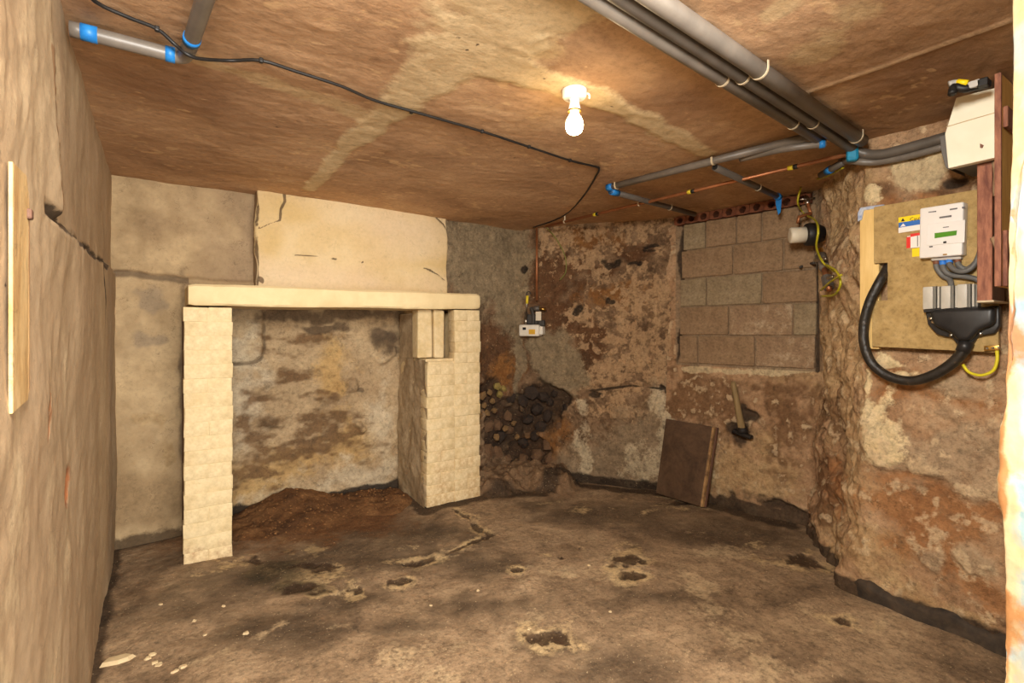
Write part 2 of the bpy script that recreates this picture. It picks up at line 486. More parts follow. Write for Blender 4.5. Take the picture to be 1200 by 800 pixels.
# ------------------------------------------------------------------ left wall
P_left = Path([(-0.205, -1.6), (-0.205, 3.86)])
def left_fn(u, v):
    y = u - 1.6                     # distance along the room
    n1 = fbm(y, v, 2.2, 5, 31); n2 = fbm(y, v, 8, 5, 32)
    streak = fbm(y, v, 6, 6, 33, sx=1.8, sy=0.5, rough=0.68)
    # crack line: the plaster below it stands proud
    crack_pts = [((1.574, 1.595), .02), ((1.795, 1.593), .02), ((2.162, 1.601), .022), ((2.633, 1.621), .026), ((3.332, 1.651), .03)]
    cy = [p[0][0] for p in crack_pts]; cz = [p[0][1] for p in crack_pts]
    line = np.interp(y, cy, cz) + 0.012 * fbm(y, v, 14, 3, 34)
    above = sst(v - line, -0.006, 0.006)
    edge_y = np.interp(v, [1.5, (1.795, 1.600)[1], (1.670, 1.809)[1], 2.3], [1.45, (1.795, 1.600)[0], (1.670, 1.809)[0], (1.574, 1.993)[0]]) + 0.02 * fbm(y, v, 9, 4, 35)
    far = sst(y - edge_y, -0.008, 0.008)
    flat = above * far              # smooth recessed sheet at the top
    d = 0.008 * n1 + (0.0016 * n2 + 0.0005 * streak + 0.0008 * fbm(y, v, 26, 4, 39)) * (1 - 0.85 * flat)
    d = d - 0.022 * flat
    near = (1 - sst(y, 0.9, 1.9))
    d = d + near * 0.004 * fbm(y, v, 7, 6, 36, sy=0.8, rough=.65) * sst(v, 1.2, 1.7)
    crack = strip(y, v, crack_pts) + 0.5 * n2
    d = d - 0.02 * sst(crack, 0.2, 0.8)
    rip = strip(y, v, [((1.620, 1.975), .012), ((1.670, 1.809), .014), ((1.780, 1.593), .014)]) + 0.5 * n2
    flakes = streak * 0.8 + 0.7 * n2 - 0.75 + 0.5 * (1 - sst(v, 0.6, 1.4)) * near
    grime = fbm(y, v, 1.5, 6, 38, sx=1.3, sy=0.7, rough=.65) * 0.9 - 0.25 + 0.5 * sst(-v, -0.5, 0.0)
    pock = ell(y, v, [(1.907, 0.870, 0.090, 0.044), (1.562, 1.150, 0.034, 0.010), (1.562, 1.092, 0.023, 0.047)]) + 0.4 * n2
    d = d - 0.012 * sst(pock, 0, 0.5)
    hole = np.maximum(ell(y, v, [(1.169, 1.575, 0.049, 0.020), (1.205, 1.387, 0.019, 0.007)]), strip(y, v, [((3.028, 1.619), .02), ((3.123, 1.424), .012), ((3.123, 1.281), .006)])) + 0.35 * n2
    return d, {'f0': grime, 'f1': flakes, 'f2': rip, 'f3': pock, 'f4': np.maximum(crack - 0.15, hole - 0.1)}
M_left = layered('limewashed_left_wall', [(166, 144, 114), (182, 159, 127), (191, 168, 136), (198, 176, 146)], 2.2, [
    ('f0', (148, 122, 92), (170, 142, 110), 6, 0.8, 0.8, 0.65),
    ('f1', (198, 176, 138), (210, 190, 154), 12, 1.6, 1.0, 0.5),
    ('f2', (128, 92, 60), (160, 124, 86), 14, 2.0, 0.8, 0.8),
    ('f3', (150, 84, 46), (176, 116, 72), 20, 3.0, 0.5, 0.9),
    ('f4', (44, 34, 26), (72, 56, 42), 20, 3.0, 0.6, 0.9)],
    rough=0.9, speck=0.12, bump=(0.4, 0.006, 18), crust=0.10, veins=0.3)
wall('wall_left', P_left, 0.0, 5.47, -0.03, H + 0.03, 0.0125, left_fn, M_left)

# ------------------------------------------------------------------ back wall: alcove left of the chimney
P_alc = Path([(-0.27, 3.86), (0.56, 3.86)])
def alcove_fn(u, v):
    x = u - 0.27
    n1 = fbm(x, v, 3, 5, 41); n2 = fbm(x, v, 9, 5, 42)
    ledge = (-0.065, 1.655)[1] + 0.012 * fbm(x, v, 6, 3, 43) - 0.02 * (x + 0.2)
    upper = sst(v - ledge, -0.012, 0.02)
    d = 0.008 * n1 + 0.003 * n2 + 0.03 * (1 - upper) - 0.005
    lip = 1 - np.abs(v - ledge) / 0.028
    d = d + 0.012 * sst(lip, 0, 1) * (x < 0.14)
    d = d - 0.012 * sst(ell(x, v, [(0.145, 0.9, 0.035, 0.75)]), 0, .6)
    d = d - 0.26 * sst(x, 0.25, 0.28) * (1 - sst(v, 1.47, 1.50))     # open hearth below the mantel
    grime = 0.8 * n1 + 0.4 * n2 + 0.9 * (1 - sst(v, 0.0, 1.1)) - 0.32
    grey = ell(x, v, [(-0.043, 1.499, 0.052, 0.074), (-0.000, 1.247, 0.071, 0.042), (-0.086, 1.247, 0.051, 0.042)]) + 0.4 * n2
    flake = ell(x, v, [(0.004, 0.770, 0.071, 0.048), (-0.056, 0.765, 0.030, 0.021), (0.048, 0.499, 0.027, 0.107)]) + 0.5 * n2
    lines = np.maximum(np.where(x < 0.16, 0.9 * (1 - np.abs(v - ledge + 0.012) / 0.022) - 0.25, -1.0),
                       ell(x, v, [(0.13, 0.9, 0.022, 0.75)], 0, False) - 0.2) + 0.35 * n2
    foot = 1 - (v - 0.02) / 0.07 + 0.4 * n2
    d = d + 0.004 * sst(flake, 0, 0.4)
    return d, {'f0': grime, 'f1': grey, 'f2': flake, 'f3': lines, 'f4': foot, 'f5': (sst(x, 0.0, 0.5) * upper - 0.75) + 0.5 * n1}
M_alc = layered('dusty_alcove_plaster', [(160, 136, 101), (178, 153, 116), (189, 164, 126), (196, 172, 136)], 2.4, [
    ('f0', (116, 92, 64), (152, 126, 92), 6, 0.9, 1.1, 0.7),
    ('f5', (138, 116, 92), (158, 134, 106), 6, 1.2, 0.6, 0.7),
    ('f1', (128, 112, 92), (150, 132, 108), 12, 2.0, 0.7, 0.7),
    ('f2', (118, 88, 56), (190, 164, 122), 16, 2.4, 0.7, 0.8),
    ('f3', (92, 76, 60), (126, 106, 82), 14, 1.6, 0.7, 0.85),
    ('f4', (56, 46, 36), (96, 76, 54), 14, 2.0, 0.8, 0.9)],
    rough=0.9, speck=0.18, bump=(0.5, 0.008, 20), crust=0.12, veins=0.45)
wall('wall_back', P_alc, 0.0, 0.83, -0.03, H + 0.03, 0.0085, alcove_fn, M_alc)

# ------------------------------------------------------------------ fireplace back
P_fire = Path([(0.10, 4.05), (1.78, 4.05)])
def fire_fn(u, v):
    x = u + 0.10
    n1 = fbm(x, v, 3.2, 5, 51); n2 = fbm(x, v, 9, 5, 52)
    ridge = fbm(x, v, 5, 5, 53, sx=0.7, sy=1.8)
    d = 0.016 * n1 + 0.008 * ridge + 0.003 * n2
    pad = np.maximum(np.minimum(np.minimum(((0.610, 1.114)[0] - x), (v - (0.577, 1.054)[1])) / 0.04, 1), -1.0)
    cx, cz, rr = (0.533, 1.177)[0], (0.533, 1.177)[1], 0.085
    dist = np.hypot(np.maximum(x - cx, 0), np.maximum(cz - v, 0))
    pad = (rr - dist) / 0.03
    d = d + 0.032 * sst(pad, -0.4, 0.5) + 0.012 * sst(-((x - 1.5) ** 2) / .04, -1, 0)
    groove = 1 - np.abs(rr + 0.014 - dist) / 0.022 + 0.5 * n2 - 0.35
    knob = ell(x, v, [(1.518, 1.121, 0.088, 0.112), (1.321, 0.534, 0.041, 0.061), (0.678, 0.635, 0.069, 0.056), (1.259, 0.892, 0.068, 0.067)])
    d = d + 0.035 * sst(knob, 0, 0.6)
    brown = np.maximum.reduce([ell(x, v, [(0.865, 1.285, 0.211, 0.038), (0.793, 1.159, 0.157, 0.032), (0.805, 0.994, 0.157, 0.057), (0.660, 1.267, 0.080, 0.031), (1.000, 0.829, 0.089, 0.032), (0.835, 0.409, 0.378, 0.127), (0.632, 0.252, 0.232, 0.123), (0.987, 0.583, 0.259, 0.091), (0.746, 0.797, 0.241, 0.063), (0.577, 0.505, 0.170, 0.183)]) * 0.8]) + 0.75 * ridge + 0.5 * fbm(x, v, 20, 4, 55, sx=0.8, sy=1.4) - 0.14
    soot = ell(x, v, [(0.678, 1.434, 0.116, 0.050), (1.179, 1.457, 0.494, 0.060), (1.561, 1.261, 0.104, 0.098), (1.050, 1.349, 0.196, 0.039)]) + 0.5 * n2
    yel = ell(x, v, [(0.577, 0.139, 0.205, 0.159), (0.776, 0.323, 0.306, 0.113), (1.082, 0.968, 0.131, 0.263), (1.314, 0.345, 0.285, 0.204)]) * 0.8 + 0.6 * n2 - 0.1
    white = ell(x, v, [(1.383, 0.164, 0.367, 0.110), (1.489, 0.530, 0.117, 0.348), (0.522, 0.935, 0.110, 0.363), (0.746, 0.077, 0.241, 0.050), (1.453, 0.049, 0.220, 0.055)]) * 0.8 + 0.6 * n2 - 0.1
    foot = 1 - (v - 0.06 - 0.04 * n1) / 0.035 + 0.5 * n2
    return d, {'f0': yel, 'f1': white, 'f2': brown, 'f3': soot, 'f4': np.maximum(groove - 0.2, ell(x, v, [(1.518, 1.282, 0.103, 0.042), (1.321, 0.854, 0.034, 0.020)]) + .3 * n2), 'f5': foot}
M_fire = layered('stained_fireplace_plaster', [(132, 108, 80), (158, 134, 102), (172, 148, 114), (184, 162, 128)], 3.0, [
    ('f0', (158, 122, 72), (190, 158, 104), 10, 1.3, 0.8, 0.8),
    ('f1', (172, 156, 130), (198, 182, 154), 12, 1.5, 0.8, 0.75),
    ('f2', (78, 56, 36), (116, 86, 56), 9, 1.4, 1.0, 0.85),
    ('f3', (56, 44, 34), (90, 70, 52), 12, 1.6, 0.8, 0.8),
    ('f4', (66, 54, 42), (104, 86, 66), 12, 2.0, 0.6, 0.75),
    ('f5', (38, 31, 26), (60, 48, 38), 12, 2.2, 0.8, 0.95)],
    rough=0.92, speck=0.24, bump=(0.9, 0.018, 20), crust=0.34, veins=0.6)
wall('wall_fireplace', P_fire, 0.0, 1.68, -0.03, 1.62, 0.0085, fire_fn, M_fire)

# ------------------------------------------------------------------ chimney breast above the mantel
P_breast = Path([(0.545, 4.06), (0.535, 3.735), (1.945, 3.735), (1.96, 4.06)], 0.022)
B0 = 0.325
def breast_fn(u, v):
    x = u - B0 + 0.535
    n1 = fbm(x, v, 2.6, 5, 61); n2 = fbm(x, v, 9, 5, 62)
    d = 0.006 * n1 + 0.0018 * n2 + 0.012 * fbm(x, v, 7, 4, 63, sx=0.01) * np.exp(-((x - 0.535) / 0.06) ** 2)
    d = d + 0.014 * fbm(v, x * 0, 5, 4, 64) * np.exp(-((x - 1.945) / 0.07) ** 2)
    cr = np.maximum.reduce([
        strip(x, v, [((0.704, 2.259), .010), ((0.710, 2.190), .012), ((0.683, 2.135), .007), ((0.678, 2.059), .006), ((0.614, 2.028), .005), ((0.552, 1.987), .006), ((0.532, 2.041), .007)]),
        strip(x, v, [((0.770, 1.831), .006), ((0.939, 1.839), .004), ((1.057, 1.837), .002)]),
        strip(x, v, [((1.736, 1.811), .005), ((1.780, 1.800), .006), ((1.863, 1.764), .006), ((1.917, 1.726), .006)]),
        strip(x, v, [((1.795, 2.251), .005), ((1.909, 2.183), .006), ((1.940, 2.145), .006)]),
        ell(x, v, [(1.039, 1.805, 0.024, 0.021), (0.547, 1.637, 0.015, 0.028), (1.578, 1.766, 0.014, 0.013), (1.250, 1.783, 0.013, 0.013)])]) + 0.55 * n2
    ol = ell(x, v, [(0.609, 1.897, 0.074, 0.091), (1.180, 1.984, 0.328, 0.100), (1.758, 1.839, 0.309, 0.054), (0.797, 2.121, 0.230, 0.082)]) * 0.7 + 0.5 * n1 - 0.1
    pk = ell(x, v, [(0.742, 1.677, 0.345, 0.082), (1.543, 2.087, 0.444, 0.197), (1.211, 1.674, 0.547, 0.063)]) * 0.7 + 0.4 * n1 - 0.15
    arris = np.exp(-((x - 0.535) / 0.022) ** 2) * 1.4 - 0.9 + 0.7 * n2
    d = d - 0.010 * sst(cr, 0.2, 0.8) - 0.012 * sst(arris, 0, 0.5)
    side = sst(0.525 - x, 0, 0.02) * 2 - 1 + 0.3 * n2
    return d, {'f0': ol, 'f1': pk, 'f2': side, 'f3': np.maximum(cr - 0.1, arris - 0.1)}
M_breast = layered('cream_painted_chimney', [(196, 169, 124), (208, 182, 137), (214, 190, 147), (218, 197, 157)], 2.0, [
    ('f0', (190, 158, 96), (208, 178, 118), 7, 0.9, 0.6, 0.6),
    ('f1', (206, 180, 146), (214, 190, 158), 7, 0.9, 0.6, 0.6),
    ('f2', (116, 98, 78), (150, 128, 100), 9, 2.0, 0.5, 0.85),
    ('f3', (60, 45, 33), (104, 80, 56), 18, 3.0, 0.5, 0.85)],
    rough=0.8, speck=0.08, bump=(0.35, 0.006, 16), crust=0.05, veins=0.25)
wall('wall_chimney', P_breast, 0.0, B0 * 2 + 1.41, 1.50, H + 0.03, 0.0085, breast_fn, M_breast)

# ------------------------------------------------------------------ right alcove and the long mottled wall
P_back = Path([(1.90, 3.80), (2.66, 3.80), (3.44, 2.70)], 0.03)
def mott_fn(u, v):
    n1 = fbm(u, v, 3, 6, 71); n2 = fbm(u, v, 10, 5, 72); n3 = fbm(u, v, 22, 4, 73)
    ridge = 1 - np.abs(fbm(u, v, 6, 5, 74)) * 2.2
    d = 0.022 * fbm(u, v, 2.2, 4, 75) + 0.012 * n1 + 0.007 * n2 + 0.003 * n3
    render = np.maximum(ell(u, v, [(1.148, 1.032, 0.228, 0.270), (1.023, 1.143, 0.156, 0.182), (1.210, 0.921, 0.211, 0.164)]), -1.2) * 1.3 + 0.30 * n2     # grey cement patch
    upper = np.maximum.reduce([ell(u, v, [(0.370, 1.958, 0.415, 0.486), (0.636, 2.056, 0.284, 0.609), (0.682, 1.754, 0.209, 0.459)])]) * 1.3 + 0.35 * n2          # grey plaster in the alcove
    strip_l = ell(u, v, [(0.747, 1.835, 0.086, 0.617), (0.785, 1.217, 0.048, 0.543)]) * 1.2 + 0.3 * n2
    umber = np.maximum.reduce([ell(u, v, [(0.527, 1.107, 0.296, 0.451), (0.636, 1.028, 0.206, 0.457), (0.244, 1.730, 0.118, 0.101), (0.146, 1.725, 0.082, 0.100), (1.132, 1.746, 0.259, 0.376), (1.436, 1.222, 0.147, 0.294), (1.210, 1.445, 0.226, 0.164), (1.831, 1.937, 0.178, 0.085), (1.546, 1.842, 0.215, 0.058), (1.361, 0.963, 0.119, 0.222)])]) * 0.9 + 0.6 * n2 - 0.02
    pale = ell(u, v, [(1.796, 1.153, 0.341, 0.386), (1.654, 0.935, 0.280, 0.217), (1.935, 1.578, 0.229, 0.282), (1.618, 2.165, 0.418, 0.101), (1.210, 2.080, 0.182, 0.149), (1.509, 1.953, 0.159, 0.190), (1.436, 1.442, 0.175, 0.103), (2.003, 1.015, 0.200, 0.211), (1.726, 0.649, 0.344, 0.072)]) * 0.7 + 0.45 * n2 + 0.85 * n3 - 0.10
    low = np.maximum(ell(u, v, [(1.831, 0.299, 0.326, 0.356), (1.509, 0.127, 0.425, 0.219), (2.003, 0.383, 0.187, 0.421)]) * 1.1 + 0.35 * n2, -1.2)    # grey limewash low down
    white = ell(u, v, [(2.090, 0.390, 0.053, 0.349), (1.935, 0.201, 0.202, 0.113), (1.369, 0.668, 0.045, 0.066), (1.391, 0.263, 0.059, 0.265), (2.003, 0.734, 0.094, 0.070)]) * 0.8 + 0.5 * n2 - 0.05
    orange = ell(u, v, [(1.179, 0.411, 0.122, 0.120), (1.436, 2.103, 0.290, 0.088), (1.054, 0.274, 0.232, 0.151), (0.636, 0.914, 0.149, 0.152), (1.654, 1.621, 0.280, 0.101)]) * 0.9 + 0.5 * n2
    hole = ell(u, v, [(0.636, 0.457, 0.245, 0.305), (0.991, 0.611, 0.234, 0.258), (0.895, 0.223, 0.237, 0.153), (0.501, 0.696, 0.144, 0.195), (1.132, 0.731, 0.153, 0.105)]) * 1.2 + 0.25 * n2
    slots = ell(u, v, [(1.928, 1.946, 0.061, 0.028), (1.824, 1.880, 0.062, 0.028), (2.057, 0.807, 0.067, 0.049), (1.487, 0.783, 0.088, 0.037), (1.232, 0.638, 0.046, 0.090), (1.633, 1.563, 0.050, 0.036), (1.361, 1.502, 0.037, 0.066), (1.962, 1.986, 0.081, 0.014), (0.847, 1.886, 0.032, 0.031), (1.640, 1.888, 0.086, 0.036)])  + 0.6 * n3 - 0.25
    joint = strip(u, v, [((1.436, 0.796), .022), ((1.796, 0.853), .02), ((2.170, 0.825), .022)]) + 0.4 * n2
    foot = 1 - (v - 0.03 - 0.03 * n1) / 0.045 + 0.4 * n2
    d = d - 0.075 * sst(hole, -0.05, 0.45) - 0.030 * sst(slots, 0, 0.5) - 0.014 * sst(joint, 0, .7)
    d = d + 0.012 * sst(render, -0.05, 0.15) + 0.010 * sst(upper, -0.05, 0.2) + 0.006 * sst(pale, -0.05, 0.25) + 0.012 * sst(low, -.1, .3) - 0.012 * sst(umber, 0, 0.4)
    soot = hole - 0.12
    grit = 1.1 * fbm(u, v, 20, 5, 76, rough=.7) + 0.5 * n1 - 0.55
    return d, {'f0': umber, 'f1': pale, 'f2': low, 'f3': white, 'f4': orange, 'f5': np.maximum(render, np.maximum(upper, strip_l)), 'f6': soot, 'f8': grit, 'f7': np.maximum(slots, np.maximum(joint - 0.75, foot))}
M_mott = layered('mottled_stone_wall', [(84, 64, 46), (116, 91, 67), (136, 109, 82), (156, 129, 99)], 4.2, [
    ('f0', (72, 47, 29), (108, 72, 44), 10, 1.6, 1.1, 0.88),
    ('f4', (120, 74, 32), (154, 108, 58), 10, 1.4, 0.9, 0.75),
    ('f1', (160, 128, 94), (188, 156, 118), 14, 2.4, 1.5, 0.85),
    ('f8', (70, 50, 34), (100, 74, 50), 14, 2.2, 1.3, 0.7),
    ('f2', (122, 104, 82), (158, 138, 110), 10, 1.8, 0.8, 0.8),
    ('f3', (178, 162, 132), (204, 186, 154), 16, 2.0, 1.0, 0.8),
    ('f5', (118, 103, 80), (150, 132, 103), 7, 2.8, 0.6, 0.85),
    ('f6', (40, 31, 25), (74, 54, 38), 9, 1.8, 0.8, 0.92),
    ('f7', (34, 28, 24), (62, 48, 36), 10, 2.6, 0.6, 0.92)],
    rough=0.93, speck=0.36, bump=(1.0, 0.022, 22), specks=(70, 0.70, (206, 178, 136), 0.5), dist=0.8, crust=0.36, veins=0.7)
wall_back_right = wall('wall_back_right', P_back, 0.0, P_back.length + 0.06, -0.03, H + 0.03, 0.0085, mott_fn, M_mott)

# ------------------------------------------------------------------ right-hand side: block infill wall, rubble corner, meter wall
P_right = Path([(3.44, 2.70), (3.586, 1.63), (2.86, 1.10), (2.83, 0.30)], 0.06)
UC, UE = 1.0799, 1.9788
BLOCK_Z0 = 1.05
def right_fn(u, v):
    n1 = fbm(u, v, 3, 6, 81); n2 = fbm(u, v, 10, 5, 82); n3 = fbm(u, v, 22, 4, 83)
    inC = 1 - sst(u, 1.06, 1.18)
    inE = sst(u, 1.06, 1.18) * (1 - sst(u, UE - 0.10, UE + 0.06))
    inD = sst(u, UE - 0.10, UE + 0.06)
    blk = sst(v, BLOCK_Z0 - 0.03, BLOCK_Z0 + 0.01) * inC * sst(u, 0.02, 0.07)
    vert = fbm(u, v, 5, 5, 84, sx=2.0, sy=0.6)
    lump = np.abs(fbm(u, v, 4.5, 4, 85, sx=1.4))
    d = (0.014 * n1 + 0.006 * n2 + 0.003 * n3) * (1 - blk) + inE * (0.022 * n1 + 0.022 * vert + 0.030 * lump - 0.015 + 0.008 * fbm(u, v, 9, 5, 86, sx=1.6, sy=.7))
    d = d - 0.11 * inC * sst(v, 2.158, 2.163) * sst(u, 0.03, 0.05) * (1 - sst(u, 1.02, 1.04))
    # corner foot spreads out towards the floor
    d = d + inE * 0.07 * (1 - sst(v, 0.0, 0.9)) - 0.012 * blk + 0.018 * (1 - blk) * inC * (1 - sst(v, BLOCK_Z0 - .2, BLOCK_Z0 + .05))
    brown = np.maximum.reduce([ell(u, v, [(0.322, 0.772, 0.322, 0.171), (0.520, 0.602, 0.184, 0.101), (0.762, 0.906, 0.323, 0.072), (0.902, 0.654, 0.158, 0.293), (0.108, 0.750, 0.144, 0.273), (1.285, 0.821, 0.162, 0.159), (1.427, 0.384, 0.184, 0.173), (1.611, 0.869, 0.084, 0.144), (2.092, 1.972, 0.069, 0.041), (2.333, 1.953, 0.086, 0.045), (1.611, 1.732, 0.117, 0.115)])]) * 0.8 + 0.6 * n2 + 0.5 * n3 + 0.02
    red = ell(u, v, [(2.226, 0.489, 0.261, 0.132), (2.405, 0.579, 0.133, 0.094), (2.160, 0.628, 0.188, 0.063), (2.288, 0.319, 0.172, 0.098), (2.433, 0.229, 0.069, 0.079), (2.193, 1.020, 0.212, 0.039), (2.377, 0.992, 0.135, 0.051), (2.160, 1.104, 0.128, 0.055), (1.611, 0.437, 0.195, 0.144), (2.109, 1.927, 0.081, 0.032), (2.257, 1.922, 0.091, 0.023)]) * 0.9 + 0.55 * n2
    grey = ell(u, v, [(2.235, 0.295, 0.068, 0.066), (2.433, 0.354, 0.064, 0.057), (2.348, 0.822, 0.154, 0.163), (2.160, 0.747, 0.158, 0.143), (2.348, 1.062, 0.112, 0.059), (2.433, 0.712, 0.079, 0.072)]) * 1.0 + 0.4 * n2 - 0.05
    cream = ell(u, v, [(2.074, 0.832, 0.083, 0.131), (2.038, 0.888, 0.057, 0.074), (2.126, 0.740, 0.061, 0.048), (2.193, 1.106, 0.076, 0.039), (2.092, 1.180, 0.102, 0.032), (2.160, 1.877, 0.085, 0.020), (2.019, 1.947, 0.051, 0.050), (2.001, 1.050, 0.030, 0.126)]) * 0.9 + 0.45 * n2 + 0.35 * n3 - 0.02
    lime = ell(u, v, [(2.219, 2.020, 0.099, 0.078), (2.273, 2.063, 0.060, 0.068), (2.160, 2.075, 0.046, 0.048)]) * 1.2 + 0.25 * n2
    base = ell(u, v, [(2.056, 0.171, 0.170, 0.206), (2.226, 0.083, 0.151, 0.062), (1.944, 0.234, 0.076, 0.256), (2.405, 0.091, 0.107, 0.036), (1.695, 0.134, 0.241, 0.233)]) * 0.9 + 0.55 * n2 - 0.05
    tan = np.maximum.reduce([ell(u, v, [(0.583, 0.267, 0.347, 0.250), (0.819, 0.286, 0.163, 0.179), (0.762, 0.515, 0.135, 0.121), (1.327, 1.247, 0.432, 0.472), (1.611, 1.972, 0.444, 0.336), (1.695, 1.161, 0.268, 0.560), (1.850, 0.638, 0.217, 0.354), (1.427, 1.605, 0.347, 0.204)])]) * 0.9 + 0.5 * n2
    flecks = n3 * 1.2 + 0.4 * n1 + 0.4 * n2 - 0.70
    mort = strip(u, v, [((0.108, 1.009), .02), ((0.644, 1.014), .03), ((1.060, 1.061), .02)]) + 0.6 * n2 - 0.1
    hole = np.maximum(ell(u, v, [(2.348, 1.983, 0.040, 0.026), (0.570, 0.559, 0.086, 0.063), (0.644, 0.699, 0.095, 0.049), (0.093, 1.913, 0.022, 0.411), (0.078, 1.228, 0.022, 0.206), (0.985, 0.084, 0.403, 0.058)]), strip(u, v, [((1.070, 1.807), .012), ((1.070, 1.045), .012)])) + 0.35 * n2
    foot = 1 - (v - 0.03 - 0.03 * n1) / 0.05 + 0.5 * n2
    d = d - 0.03 * sst(hole, 0, 0.5) + 0.006 * sst(cream, -0.05, 0.2) + 0.008 * sst(lime, -0.05, 0.15) + 0.012 * sst(grey, -.05, .2) * inD - 0.006 * sst(red, 0, 0.4)
    blockm = blk * 2 - 1
    return d, {'f0': brown, 'f1': red, 'f2': grey, 'f3': cream, 'f4': np.maximum(base, tan), 'f5': np.maximum(lime, mort), 'f6': np.maximum(flecks, -1), 'f7': np.maximum(hole, foot), 'f8': blockm}
M_right = layered('stone_meter_wall', [(124, 92, 66), (158, 124, 92), (176, 142, 108), (188, 156, 122)], 3.4, [
    ('f4', (150, 116, 78), (200, 172, 128), 8, 1.4, 1.0, 0.8),
    ('f1', (134, 88, 52), (166, 118, 76), 8, 1.5, 1.2, 0.85),
    ('f0', (92, 66, 44), (126, 92, 62), 9, 1.5, 1.0, 0.82),
    ('f2', (152, 130, 104), (180, 156, 124), 7, 1.8, 0.8, 0.8),
    ('f5', (176, 156, 122), (206, 188, 150), 10, 2.8, 0.7, 0.85),
    ('f3', (208, 184, 138), (226, 206, 166), 12, 3.0, 0.9, 0.92),
    ('f6', (190, 164, 128), (208, 184, 148), 20, 1.8, 1.3, 0.7),
    ('f8', (130, 108, 84), (150, 128, 102), 10, 2.0, 0.3, 0.9),
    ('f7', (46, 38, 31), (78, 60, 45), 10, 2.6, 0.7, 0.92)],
    rough=0.92, speck=0.30, bump=(1.0, 0.022, 20), dist=0.8, crust=0.32, veins=0.6)
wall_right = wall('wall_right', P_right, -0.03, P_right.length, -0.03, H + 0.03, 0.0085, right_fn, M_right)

# concrete blocks of the infill, each a piece of its own
def block_mesh(w, h, t, rng):
    bm = bmesh.new(); bmesh.ops.create_cube(bm, size=1.0)
    for v in bm.verts: v.co = Vector((v.co.x * w, v.co.y * t, v.co.z * h)) + Vector([rng.uniform(-.003, .003) for _ in range(3)])
    bmesh.ops.bevel(bm, geom=list(bm.edges), offset=0.005, segments=1, affect='EDGES')
    return new_mesh('block', bm)
def block_material(name, a, b, c):
    n = N(name)
    f = n.noise(6, 9, 0.7, 0.5); g = n.noise(60, 6, 0.7)
    col = n.ramp(f, [(0.3, a), (0.52, b), (0.72, c)])
    col = n.mix(1.0, col, n.ramp(g, [(0.3, (0.62, 0.62, 0.62, 1)), (0.5, (1, 1, 1, 1)), (0.7, (1.18, 1.18, 1.18, 1))]), 'MULTIPLY')
    n.link(col, n.bsdf.inputs['Base Color']); n.bsdf.inputs['Roughness'].default_value = 0.95
    n.bsdf.inputs['Specular IOR Level'].default_value = 0.2
    n.link(n.bump(g, 0.9, 0.008), n.bsdf.inputs['Normal'])
    return n.m
M_blk = [block_material('concrete_block', (122, 98, 74), (144, 118, 90), (162, 136, 106)),
         block_material('concrete_block_grey', (124, 106, 82), (146, 128, 100), (168, 150, 122)),
         block_material('concrete_block_salted', (126, 100, 78), (152, 126, 98), (204, 184, 154))]
rng = random.Random(5)
rows = [(2.055, 0.205, [(0.108, 2.116)[0], (0.301, 2.088)[0], (0.539, 2.053)[0], (0.721, 2.027)[0], (0.972, 1.990)[0], (1.070, 1.976)[0]]),
        (1.84, 0.215, [(0.093, 1.844)[0], (0.513, 1.804)[0], (0.864, 1.770)[0], (1.065, 1.751)[0]]),
        (1.615, 0.215, [(0.085, 1.639)[0], (0.308, 1.626)[0], (0.721, 1.602)[0], (1.075, 1.581)[0]]),
        (1.39, 0.215, [(0.078, 1.399)[0], (0.481, 1.393)[0], (0.924, 1.386)[0], (1.075, 1.383)[0]]),
        (1.165, 0.215, [(0.078, 1.159)[0], (0.238, 1.163)[0], (0.674, 1.175)[0], (1.065, 1.186)[0]])]
pick = [[1, 0, 0, 0, 0], [0, 0, 0], [1, 1, 0], [0, 2, 1], [0, 0, 2]]
for r, (zc, hh, js) in enumerate(rows):
    for k, (a, b) in enumerate(zip(js[:-1], js[1:])):
        a = max(a, 0.03)
        uc = (a + b) / 2; x, y, nx, ny = P_right.at(uc)
        o = mesh_obj('block', block_mesh(b - a - 0.012, hh - 0.002, 0.06, rng), M_blk[pick[r][k]], wall_right)
        o.location = (x - nx * 0.026, y - ny * 0.026, zc)
        o.rotation_euler.z = math.atan2(nx, -ny) + rng.uniform(-.006, .006)

# course of hollow red bricks under the ceiling
M_red = simple('red_hollow_brick', (96, 54, 36), (138, 86, 58), 22, 0.9, 0, 0.6)
def hollow_mesh(w, h, t, r):
    bm = bmesh.new(); seg = 12
    ring = [bm.verts.new((r * math.cos(2 * math.pi * k / seg), -t / 2, r * math.sin(2 * math.pi * k / seg))) for k in range(seg)]
    inner = [bm.verts.new((r * math.cos(2 * math.pi * k / seg), t / 2, r * math.sin(2 * math.pi * k / seg))) for k in range(seg)]
    out = []
    for k in range(seg):
        c, s = math.cos(2 * math.pi * k / seg), math.sin(2 * math.pi * k / seg)
        m = max(abs(c) / (w / 2), abs(s) / (h / 2)); out.append(bm.verts.new((c / m, -t / 2, s / m)))
    outb = [bm.verts.new((v.co.x, t / 2, v.co.z)) for v in out]
    for k in range(seg):
        j = (k + 1) % seg
        bm.faces.new((out[k], out[j], ring[j], ring[k])); bm.faces.new((ring[k], ring[j], inner[j], inner[k])); bm.faces.new((out[j], out[k], outb[k], outb[j]))
    bm.faces.new(inner)
    bmesh.ops.recalc_face_normals(bm, faces=bm.faces)
    return new_mesh('hollow_brick', bm)
hm = hollow_mesh(0.098, 0.070, 0.09, 0.026)
hm.materials.append(M_red)
for k in range(10):
    u = 0.09 + 0.100 * k; x, y, nx, ny = P_right.at(u)
    o = mesh_obj('hollow_brick', hm, None, wall_right)
    o.location = (x - nx * 0.030, y - ny * 0.030, 2.196); o.rotation_euler.z = math.atan2(nx, -ny)

